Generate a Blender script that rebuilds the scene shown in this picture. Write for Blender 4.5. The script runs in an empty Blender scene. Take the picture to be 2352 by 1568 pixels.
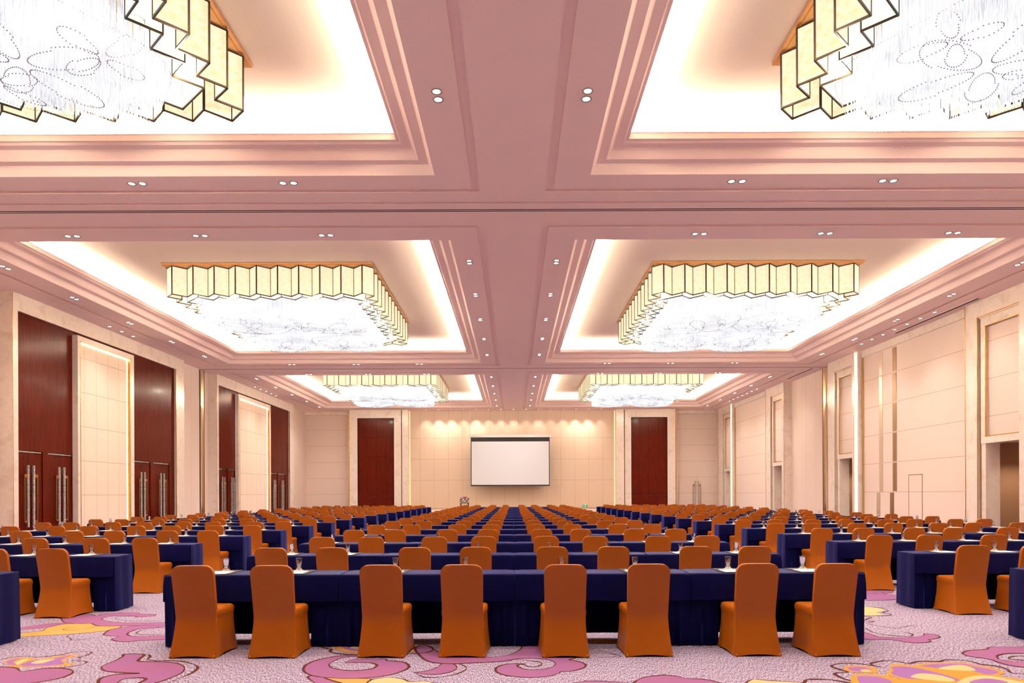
import bpy, bmesh, math, random
from mathutils import Vector, Matrix
from mathutils.geometry import tessellate_polygon
random.seed(7)
SC = bpy.context.scene
COL = SC.collection
PI = math.pi

# ------------------------------------------------------------ camera, exposure, lights of the room
CAMZ = 1.57
cam_d = bpy.data.cameras.new('camera')
cam_d.lens = 24.0; cam_d.sensor_width = 36.0
cam_d.shift_x = -4.0/2352; cam_d.shift_y = 351.0/2352
cam_d.clip_end = 300
cam = bpy.data.objects.new('camera', cam_d); COL.objects.link(cam)
cam.location = (0, 0, CAMZ); cam.rotation_euler = (PI/2, math.radians(0.22), 0)
SC.camera = cam
w = bpy.data.worlds.new('world'); SC.world = w; w.use_nodes = True
w.node_tree.nodes['Background'].inputs[0].default_value = (1, .85, .75, 1)
w.node_tree.nodes['Background'].inputs[1].default_value = 0.0
vs = SC.view_settings
vs.view_transform = 'Standard'; vs.look = 'None'; vs.gamma = 1; vs.exposure = 0.10
vs.use_curve_mapping = False
SC.cycles.use_denoising = True
SC.cycles.max_bounces = 8; SC.cycles.diffuse_bounces = 5; SC.cycles.glossy_bounces = 3
SC.cycles.transmission_bounces = 6; SC.cycles.transparent_max_bounces = 8
SC.cycles.caustics_reflective = False; SC.cycles.caustics_refractive = False
SC.cycles.sample_clamp_indirect = 6.0

CEIL = CAMZ + 6.40          # main ceiling
UPPER = CAMZ + 7.26         # ceiling inside the coffers
# coffers: (y near, y far) for the three bays; x from 1.564 to 13.8 on both sides
BAYS = [(1.8, 13.69), (17.18, 33.2), (36.5, 50.2)]
CX0, CX1 = 1.564, 13.80
CH_Y = [7.75, 25.04, 42.75]   # chandelier centres
CH_X = 7.68
WARM = (1.0, .80, .60)
COVE_W = 85.0     # watts per metre of cove
CHAND_W = 130.0   # watts per lamp cluster
WASH_W = 150.0
SIDE_W = 125.0    # fill lamps added below the screens to brighten the coffer mouldings
DOWN_W = 330.0
def lamp(kind, name, loc, rot, energy, color=WARM, **kw):
    d = bpy.data.lights.new(name, kind); d.energy = energy; d.color = color
    for k, v in kw.items(): setattr(d, k, v)
    o = bpy.data.objects.new(name, d); COL.objects.link(o); o.location = loc; o.rotation_euler = rot
    return o
for (y0, y1) in BAYS:
    for s in (-1, 1):
        xa, xb = CX0+.56, CX1-.56; ya, yb = y0+.56, y1-.56; z = CAMZ+6.80
        xm, ym = s*(xa+xb)/2, (ya+yb)/2
        for (loc, sx, sy) in (((xm, ya, z), xb-xa, .05), ((xm, yb, z), xb-xa, .05), ((s*xa, ym, z), .05, yb-ya), ((s*xb, ym, z), .05, yb-ya)):
            L = max(sx, sy)
            lamp('AREA', 'cove_light', loc, (PI, 0, 0), COVE_W*L, (1, .93, .80), shape='RECTANGLE', size=sx, size_y=sy)
            lamp('AREA', 'added_cove_fill', (loc[0], loc[1], z+.055), (PI, 0, 0), COVE_W*.25*L, (1, .86, .66), shape='RECTANGLE', size=sx, size_y=sy)  # weaker second strip, added to spread light across the coffer ceiling
for cy in CH_Y:
    for s in (-1, 1):
        for (dx, dy) in ((-1.42, -1.7), (1.42, -1.7), (-1.42, 1.45), (1.42, 1.45)):
            lamp('SPOT', 'chandelier_lamp', (s*CH_X+dx, cy+dy, UPPER-1.62), (0, 0, 0), CHAND_W, (1, .93, .84), spot_size=math.radians(165), spot_blend=.6, shadow_soft_size=.25)
        for (dx, dy) in ((-2.75, -2.4), (-2.75, 0), (-2.75, 2.4), (2.75, -2.4), (2.75, 0), (2.75, 2.4), (-1.3, -3.2), (1.3, -3.2), (-1.3, 3.2), (1.3, 3.2)):
            lamp('POINT', 'moulding_fill_light', (s*CH_X+dx, cy+dy, UPPER-1.06), (0, 0, 0), SIDE_W, (1, .84, .62), shadow_soft_size=.04)  # added fill lamps that lift the mouldings and coffer ceiling

# ------------------------------------------------------------ materials
def nt(name):
    m = bpy.data.materials.new(name); m.use_nodes = True
    n = m.node_tree; b = n.nodes['Principled BSDF']
    return m, n, b
def N(n, t, **kw):
    x = n.nodes.new(t)
    for k, v in kw.items(): setattr(x, k, v)
    return x
def coords(n, scale=(1, 1, 1)):
    tc = N(n, 'ShaderNodeTexCoord'); mp = N(n, 'ShaderNodeMapping'); mp.inputs['Scale'].default_value = scale
    n.links.new(tc.outputs['Object'], mp.inputs['Vector']); return mp.outputs['Vector']
def noise(n, vec, scale, detail=3, rough=.5):
    x = N(n, 'ShaderNodeTexNoise'); x.inputs['Scale'].default_value = scale; x.inputs['Detail'].default_value = detail
    x.inputs['Roughness'].default_value = rough; n.links.new(vec, x.inputs['Vector']); return x.outputs['Fac']
def ramp(n, fac, stops):
    r = N(n, 'ShaderNodeValToRGB'); n.links.new(fac, r.inputs['Fac'])
    e = r.color_ramp.elements
    while len(e) < len(stops): e.new(.5)
    for i, (p, c) in enumerate(stops): e[i].position = p; e[i].color = (*c, 1)
    return r.outputs['Color']
def mixc(n, fac, a, b, mode='MIX'):
    x = N(n, 'ShaderNodeMix', data_type='RGBA', blend_type=mode)
    if isinstance(fac, (int, float)): x.inputs[0].default_value = fac
    else: n.links.new(fac, x.inputs[0])
    for i, v in ((6, a), (7, b)):
        if isinstance(v, tuple): x.inputs[i].default_value = (*v, 1)
        else: n.links.new(v, x.inputs[i])
    return x.outputs[2]
def math_(n, op, a, b=None):
    x = N(n, 'ShaderNodeMath', operation=op)
    for i, v in ((0, a), (1, b)):
        if v is None: continue
        if isinstance(v, (int, float)): x.inputs[i].default_value = v
        else: n.links.new(v, x.inputs[i])
    return x.outputs[0]
def bump(n, b, h, strength=.2, dist=.01):
    x = N(n, 'ShaderNodeBump'); x.inputs['Strength'].default_value = strength; x.inputs['Distance'].default_value = dist
    n.links.new(h, x.inputs['Height']); n.links.new(x.outputs[0], b.inputs['Normal'])
def simple(name, col, rough=.5, metal=0, emit=0, spec=.5, ecol=None, sheen=0, coat=0):
    m, n, b = nt(name)
    v = coords(n); f = noise(n, v, 30, 2)
    c = mixc(n, f, tuple(x*.94 for x in col), tuple(min(1, x*1.05) for x in col))
    n.links.new(c, b.inputs['Base Color'])
    b.inputs['Roughness'].default_value = rough; b.inputs['Metallic'].default_value = metal
    b.inputs['Specular IOR Level'].default_value = spec
    if sheen: b.inputs['Sheen Weight'].default_value = sheen; b.inputs['Sheen Roughness'].default_value = .4
    if coat: b.inputs['Coat Weight'].default_value = coat; b.inputs['Coat Roughness'].default_value = .1
    if emit:
        b.inputs['Emission Color'].default_value = (*(ecol or col), 1); b.inputs['Emission Strength'].default_value = emit
    return m
def panel_mat(name, col, zper=1.24, zoff=1.61, axis=None, per=1.0, off=0.0, w=.009, rough=.65, zlim=None):
    m, n, b = nt(name)
    tc = N(n, 'ShaderNodeTexCoord'); sp = N(n, 'ShaderNodeSeparateXYZ'); n.links.new(tc.outputs['Object'], sp.inputs[0])
    g = noise(n, coords(n, (9, 9, .35)), 6, 4)
    c = mixc(n, g, tuple(x*.95 for x in col), tuple(min(1, x*1.05) for x in col))
    seam = None
    if zper:
        d = math_(n, 'PINGPONG', math_(n, 'SUBTRACT', sp.outputs[2], zoff), zper/2)
        seam = math_(n, 'LESS_THAN', d, w)
        if zlim: seam = math_(n, 'MULTIPLY', seam, math_(n, 'MULTIPLY', math_(n, 'GREATER_THAN', sp.outputs[2], zlim[0]), math_(n, 'LESS_THAN', sp.outputs[2], zlim[1])))
    if axis is not None:
        d = math_(n, 'PINGPONG', math_(n, 'SUBTRACT', sp.outputs[axis], off), per/2)
        s2 = math_(n, 'LESS_THAN', d, w*.8)
        seam = s2 if seam is None else math_(n, 'MAXIMUM', seam, s2)
    if seam is not None:
        c = mixc(n, seam, c, (col[0]*.62, col[1]*.52, col[2]*.45))
        bump(n, b, math_(n, 'SUBTRACT', 1.0, seam), .4, .01)
    n.links.new(c, b.inputs['Base Color']); b.inputs['Roughness'].default_value = rough
    b.inputs['Specular IOR Level'].default_value = .3
    return m
PAINT = (.94, .745, .69)
BEIGE = (.81, .655, .57)
M = {}
M['ceiling'] = simple('ceiling_paint', PAINT, .75, spec=.2)
M['upper'] = simple('coffer_paint', (.92, .86, .72), .75, spec=.2)
M['panel'] = panel_mat('wall_panel', BEIGE)
M['panel_plain'] = panel_mat('partition_panel', BEIGE, zper=None, axis=1, per=1.22, off=34.9)
M['panel_tile'] = panel_mat('tiled_panel', (.84, .68, .56), axis=1, per=.72, off=24.85)
M['panel_stage'] = panel_mat('stage_panel', (.76, .59, .47), zper=1.606, zoff=2.66, axis=0, per=1.071, off=6.80, zlim=(2, 6.5))
def marble():
    m, n, b = nt('cream_marble')
    v = coords(n); a = noise(n, v, 2.2, 8, .62); k = noise(n, v, 9, 6, .6)
    c = ramp(n, a, [(.35, (.76, .63, .53)), (.5, (.89, .80, .71)), (.62, (.86, .73, .63)), (.75, (.91, .82, .74))])
    c = mixc(n, math_(n, 'MULTIPLY', k, .3), c, (.76, .60, .48))
    n.links.new(c, b.inputs['Base Color']); b.inputs['Roughness'].default_value = .22
    return m
M['marble'] = marble()
def wood():
    m, n, b = nt('dark_mahogany')
    v = coords(n, (16, 16, .5)); a = noise(n, v, 3, 6, .6); k = noise(n, coords(n, (60, 60, 1.2)), 3, 4)
    c = ramp(n, a, [(.3, (.040, .002, .001)), (.5, (.085, .007, .0025)), (.7, (.13, .015, .005))])
    c = mixc(n, math_(n, 'MULTIPLY', k, .4), c, (.04, .006, .003))
    n.links.new(c, b.inputs['Base Color']); b.inputs['Roughness'].default_value = .2
    b.inputs['Coat Weight'].default_value = .04; b.inputs['Coat Roughness'].default_value = .08
    b.inputs['Specular IOR Level'].default_value = .06
    return m
M['wood'] = wood()
M['gold'] = simple('brass_trim', (.72, .45, .16), .25, 1)
M['chrome'] = simple('chrome_trim', (.75, .72, .68), .15, 1)
M['bronze'] = simple('bronze_inlay', (.36, .22, .12), .35, .7)
M['pale_metal'] = simple('pale_champagne_inlay', (.72, .58, .44), .3, .5)
M['dark'] = simple('dark_frame', (.030, .018, .008), .4, .5)
M['bracket'] = simple('bronze_bracket', (.42, .19, .06), .3, .8)
M['black'] = simple('black_gap', (.01, .008, .008), .6)
M['white'] = simple('white_paint', (.86, .84, .82), .4)
M['stage'] = simple('stage_edge', (.88, .80, .73), .35)
M['brown'] = simple('corridor_wall', (.45, .27, .16), .5)
M['door_dark'] = simple('corridor_door', (.10, .02, .012), .3)
M['led'] = simple('led_strip', (1, .86, .55), .5, emit=20, ecol=(1, .84, .48))
M['led_yellow'] = simple('led_yellow', (1, .9, .5), .5, emit=1.3, ecol=(1, .88, .45))
M['lit_side'] = simple('lit_side_glow', (1, .9, .7), .5, emit=1.05, ecol=(1, .86, .58))  # emission stands for hidden strip light falling on the frame side
M['lens'] = simple('lamp_lens', (1, 1, 1), .3, emit=7, ecol=(1, .95, .85))
def crystal():
    m, n, b = nt('cut_crystal')
    v = N(n, 'ShaderNodeTexVoronoi'); v.inputs['Scale'].default_value = 75
    n.links.new(coords(n), v.inputs['Vector'])
    c = ramp(n, v.outputs['Distance'], [(.2, (1, 1, .98)), (.48, (.9, .9, .86)), (.58, (.06, .04, .03))])  # sparkle of the cut facets painted as light and dark cells
    n.links.new(c, b.inputs['Base Color']); b.inputs['Roughness'].default_value = .1
    bump(n, b, v.outputs['Distance'], .8, .02)
    return m
M['crystal'] = crystal()
def fabric(name, col, rough, sheen, fleck=.1, shcol=None):
    m, n, b = nt(name)
    f = noise(n, coords(n), 9, 4); g = noise(n, coords(n), 600, 1)
    c = mixc(n, f, tuple(x*(1-fleck) for x in col), tuple(x*(1+fleck) for x in col))
    n.links.new(c, b.inputs['Base Color']); b.inputs['Roughness'].default_value = rough
    b.inputs['Sheen Weight'].default_value = sheen; b.inputs['Sheen Roughness'].default_value = .35
    if col[2] > col[0]: b.inputs['Specular Tint'].default_value = (.22, .26, 1, 1)
    if shcol: b.inputs['Sheen Tint'].default_value = (*shcol, 1)
    b.inputs['Specular IOR Level'].default_value = .3 if col[0] > .1 else .12
    bump(n, b, g, .08, .002)
    return m
M['orange'] = fabric('orange_spandex', (.39, .095, .0035), .40, 0, .05, (1, .75, .45))
M['navy'] = fabric('navy_satin', (.0022, .002, .024), .55, .45, .25, (.10, .16, 1))
M['board'] = simple('table_board', (.02, .02, .05), .6)
M['stage_floor'] = simple('stage_floor', (.3, .2, .12), .6)
M['pad'] = simple('dark_leather', (.06, .05, .05), .7, spec=.15)
M['paper'] = simple('white_paper', (.90, .88, .87), .6)
def glass():
    m, n, b = nt('clear_glass')
    b.inputs['Base Color'].default_value = (.96, .97, .98, 1)
    b.inputs['Transmission Weight'].default_value = 1; b.inputs['Roughness'].default_value = .02; b.inputs['IOR'].default_value = 1.45
    f = noise(n, coords(n), 4, 1); n.links.new(mixc(n, f, (.94, .95, .97), (1, 1, 1)), b.inputs['Base Color'])
    return m
M['glass'] = glass()
def carpet():
    m, n, b = nt('lilac_carpet')
    a = noise(n, coords(n, (135, 26, 1)), 1.0, 3, .7); k = noise(n, coords(n, (1, 1, 1)), .55, 3)
    s = noise(n, coords(n, (300, 60, 1)), 1.0, 1)
    a2 = math_(n, 'ADD', math_(n, 'MULTIPLY', a, .7), math_(n, 'MULTIPLY', s, .3))
    c1 = ramp(n, a2, [(.41, (.045, .013, .085)), (.475, (.21, .14, .29)), (.53, (.44, .38, .50)), (.62, (.72, .67, .75))])
    c2 = ramp(n, a2, [(.41, (.08, .025, .085)), (.475, (.27, .18, .30)), (.53, (.50, .43, .52)), (.62, (.74, .69, .76))])
    c = mixc(n, k, c1, c2)
    n.links.new(c, b.inputs['Base Color']); b.inputs['Roughness'].default_value = .95; b.inputs['Specular IOR Level'].default_value = .05
    bump(n, b, a, .1, .002)
    return m
M['carpet'] = carpet()
def motif(name, c0, c1, scale=1.2):
    m, n, b = nt(name)
    a = noise(n, coords(n), scale, 2); k = noise(n, coords(n, (130, 60, 1)), 1, 2)
    c = mixc(n, a, c0, c1); c = mixc(n, math_(n, 'MULTIPLY', k, .35), c, tuple(x*.7 for x in c0))
    n.links.new(c, b.inputs['Base Color']); b.inputs['Roughness'].default_value = .95; b.inputs['Specular IOR Level'].default_value = .05
    return m
CM = [M['carpet'], motif('carpet_pink', (.36, .12, .235), (.25, .125, .32)), motif('carpet_gold', (.54, .29, .065), (.60, .39, .15)),
      motif('carpet_cream', (.64, .53, .28), (.58, .44, .22)), motif('carpet_orange', (.64, .26, .04), (.60, .32, .08)),
      motif('carpet_violet', (.30, .13, .38), (.36, .18, .42)), motif('carpet_brown', (.08, .02, .018), (.10, .03, .02))]
def alabaster():
    m, n, b = nt('alabaster_panel')
    a = noise(n, coords(n), 2.5, 5, .6); k = noise(n, coords(n), 9, 4, .6)
    c = mixc(n, a, (1, .84, .58), (1, .94, .78)); c = mixc(n, ramp(n, k, [(.42, (0, 0, 0)), (.62, (.7, .7, .7))]), c, (.86, .66, .35))
    n.links.new(mixc(n, .6, c, (.25, .2, .14)), b.inputs['Base Color']); n.links.new(c, b.inputs['Emission Color'])
    b.inputs['Emission Strength'].default_value = .66; b.inputs['Roughness'].default_value = .35
    return m
M['alabaster'] = alabaster()
M['inner_panel'] = simple('pale_lit_panel', (.4, .37, .32), .4, emit=.95, ecol=(1, .93, .78))
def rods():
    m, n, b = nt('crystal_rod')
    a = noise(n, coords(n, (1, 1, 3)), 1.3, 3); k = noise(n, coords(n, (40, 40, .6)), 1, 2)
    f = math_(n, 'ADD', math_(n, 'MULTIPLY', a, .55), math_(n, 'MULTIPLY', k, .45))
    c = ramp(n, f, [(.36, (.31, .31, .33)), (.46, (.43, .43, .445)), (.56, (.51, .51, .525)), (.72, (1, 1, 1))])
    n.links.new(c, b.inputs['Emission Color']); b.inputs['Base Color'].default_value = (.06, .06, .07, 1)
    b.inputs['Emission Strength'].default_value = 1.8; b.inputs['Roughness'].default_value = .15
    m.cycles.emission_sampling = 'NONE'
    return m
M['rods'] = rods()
M['lens'].cycles.emission_sampling = 'NONE'
M['bead'] = simple('crystal_bead', (.42, .42, .50), .3)
M['ring'] = simple('lamp_ring', (.30, .27, .25), .35, .4)

# ------------------------------------------------------------ mesh helpers
class MB:
    def __init__(s): s.v = []; s.f = []; s.m = []
    def face(s, pts, m=0):
        i = len(s.v); s.v += [tuple(p) for p in pts]; s.f.append(tuple(range(i, i+len(pts)))); s.m.append(m)
    def box(s, x0, x1, y0, y1, z0, z1, m=0):
        if x0 > x1: x0, x1 = x1, x0
        if y0 > y1: y0, y1 = y1, y0
        i = len(s.v)
        s.v += [(x, y, z) for z in (z0, z1) for y in (y0, y1) for x in (x0, x1)]
        for f in ((0, 2, 3, 1), (4, 5, 7, 6), (0, 1, 5, 4), (2, 6, 7, 3), (0, 4, 6, 2), (1, 3, 7, 5)):
            s.f.append(tuple(i+k for k in f)); s.m.append(m)
    def prism(s, ring, z0, z1, m=0, cap=True):
        i = len(s.v); n = len(ring)
        s.v += [(x, y, z0) for x, y in ring] + [(x, y, z1) for x, y in ring]
        for k in range(n):
            j = (k+1) % n; s.f.append((i+k, i+j, i+n+j, i+n+k)); s.m.append(m)
        if cap:
            s.f.append(tuple(i+k for k in reversed(range(n)))); s.m.append(m)
            s.f.append(tuple(i+n+k for k in range(n))); s.m.append(m)
    def loft(s, rings, m=0, cap0=True, cap1=True, closed=True):
        i = len(s.v); n = len(rings[0])
        for r in rings: s.v += [tuple(p) for p in r]
        for a in range(len(rings)-1):
            for k in range(n if closed else n-1):
                j = (k+1) % n
                s.f.append((i+a*n+k, i+a*n+j, i+(a+1)*n+j, i+(a+1)*n+k)); s.m.append(m)
        if cap0: s.f.append(tuple(i+k for k in reversed(range(n)))); s.m.append(m)
        if cap1: s.f.append(tuple(i+(len(rings)-1)*n+k for k in range(n))); s.m.append(m)
    def lathe(s, prof, seg=16, m=0, c=(0, 0)):
        rings = [[(c[0]+r*math.cos(2*PI*k/seg), c[1]+r*math.sin(2*PI*k/seg), z) for k in range(seg)] for r, z in prof]
        s.loft(rings, m)
    def tube(s, pts, r, seg=8, m=0):
        rings = []
        for i, p in enumerate(pts):
            a = Vector(pts[max(i-1, 0)]); b = Vector(pts[min(i+1, len(pts)-1)]); d = (b-a).normalized()
            u = d.orthogonal().normalized(); w_ = d.cross(u)
            rings.append([Vector(p)+r*(math.cos(2*PI*k/seg)*u+math.sin(2*PI*k/seg)*w_) for k in range(seg)])
        s.loft(rings, m)
    def mesh(s, name, mats, smooth=False, bevel=0):
        me = bpy.data.meshes.new(name); me.from_pydata([tuple(v) for v in s.v], [], s.f)
        for mt in (mats if isinstance(mats, (list, tuple)) else [mats]): me.materials.append(mt)
        me.polygons.foreach_set('material_index', s.m)
        if smooth: me.polygons.foreach_set('use_smooth', [True]*len(s.f))
        bm = bmesh.new(); bm.from_mesh(me)
        bmesh.ops.remove_doubles(bm, verts=bm.verts, dist=1e-5) if smooth else None
        bmesh.ops.recalc_face_normals(bm, faces=bm.faces) if len(s.f) < 60000 else None
        bm.to_mesh(me); bm.free(); me.update()
        return me
    def build(s, name, mats, parent=None, smooth=False, loc=None, bevel=0, autosmooth=None):
        o = bpy.data.objects.new(name, s.mesh(name, mats, smooth)); COL.objects.link(o)
        if parent: o.parent = parent
        if loc: o.location = loc
        if bevel:
            md = o.modifiers.new('bevel', 'BEVEL'); md.width = bevel; md.segments = 2; md.limit_method = 'ANGLE'
        return o
def tag(o, label=None, cat=None, group=None, kind=None):
    if label: o['label'] = label
    if cat: o['category'] = cat
    if group: o['group'] = group
    if kind: o['kind'] = kind
    return o
def thing(name, label, cat, loc=(0, 0, 0), rz=0, group=None, kind=None):
    o = bpy.data.objects.new(name, None); COL.objects.link(o); o.location = loc; o.rotation_euler = (0, 0, rz)
    o.empty_display_size = .1
    return tag(o, label, cat, group, kind)
KIDS = {}
def obj(name, me, parent=None, loc=None, mat=None):
    o = bpy.data.objects.new(name, me); COL.objects.link(o)
    if parent: o.parent = parent; KIDS.setdefault(parent.name, []).append(o)
    if loc: o.location = loc
    if mat is not None: o.matrix_local = mat
    return o
def dup(root, loc, rz=0, label=None, group=None):
    r = root.copy(); COL.objects.link(r); r.location = loc; r.rotation_euler = (0, 0, rz)
    if label: r['label'] = label
    if group: r['group'] = group
    for ch in root.children:
        c = ch.copy(); COL.objects.link(c); c.parent = r
        for g in ch.children:
            d = g.copy(); COL.objects.link(d); d.parent = c
    return r
ORD = ['first', 'second', 'third', 'fourth', 'fifth', 'sixth', 'seventh', 'eighth', 'ninth', 'tenth', 'eleventh', 'twelfth',
       'thirteenth', 'fourteenth', 'fifteenth', 'sixteenth', 'seventeenth', 'eighteenth', 'nineteenth', 'twentieth']

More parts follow.
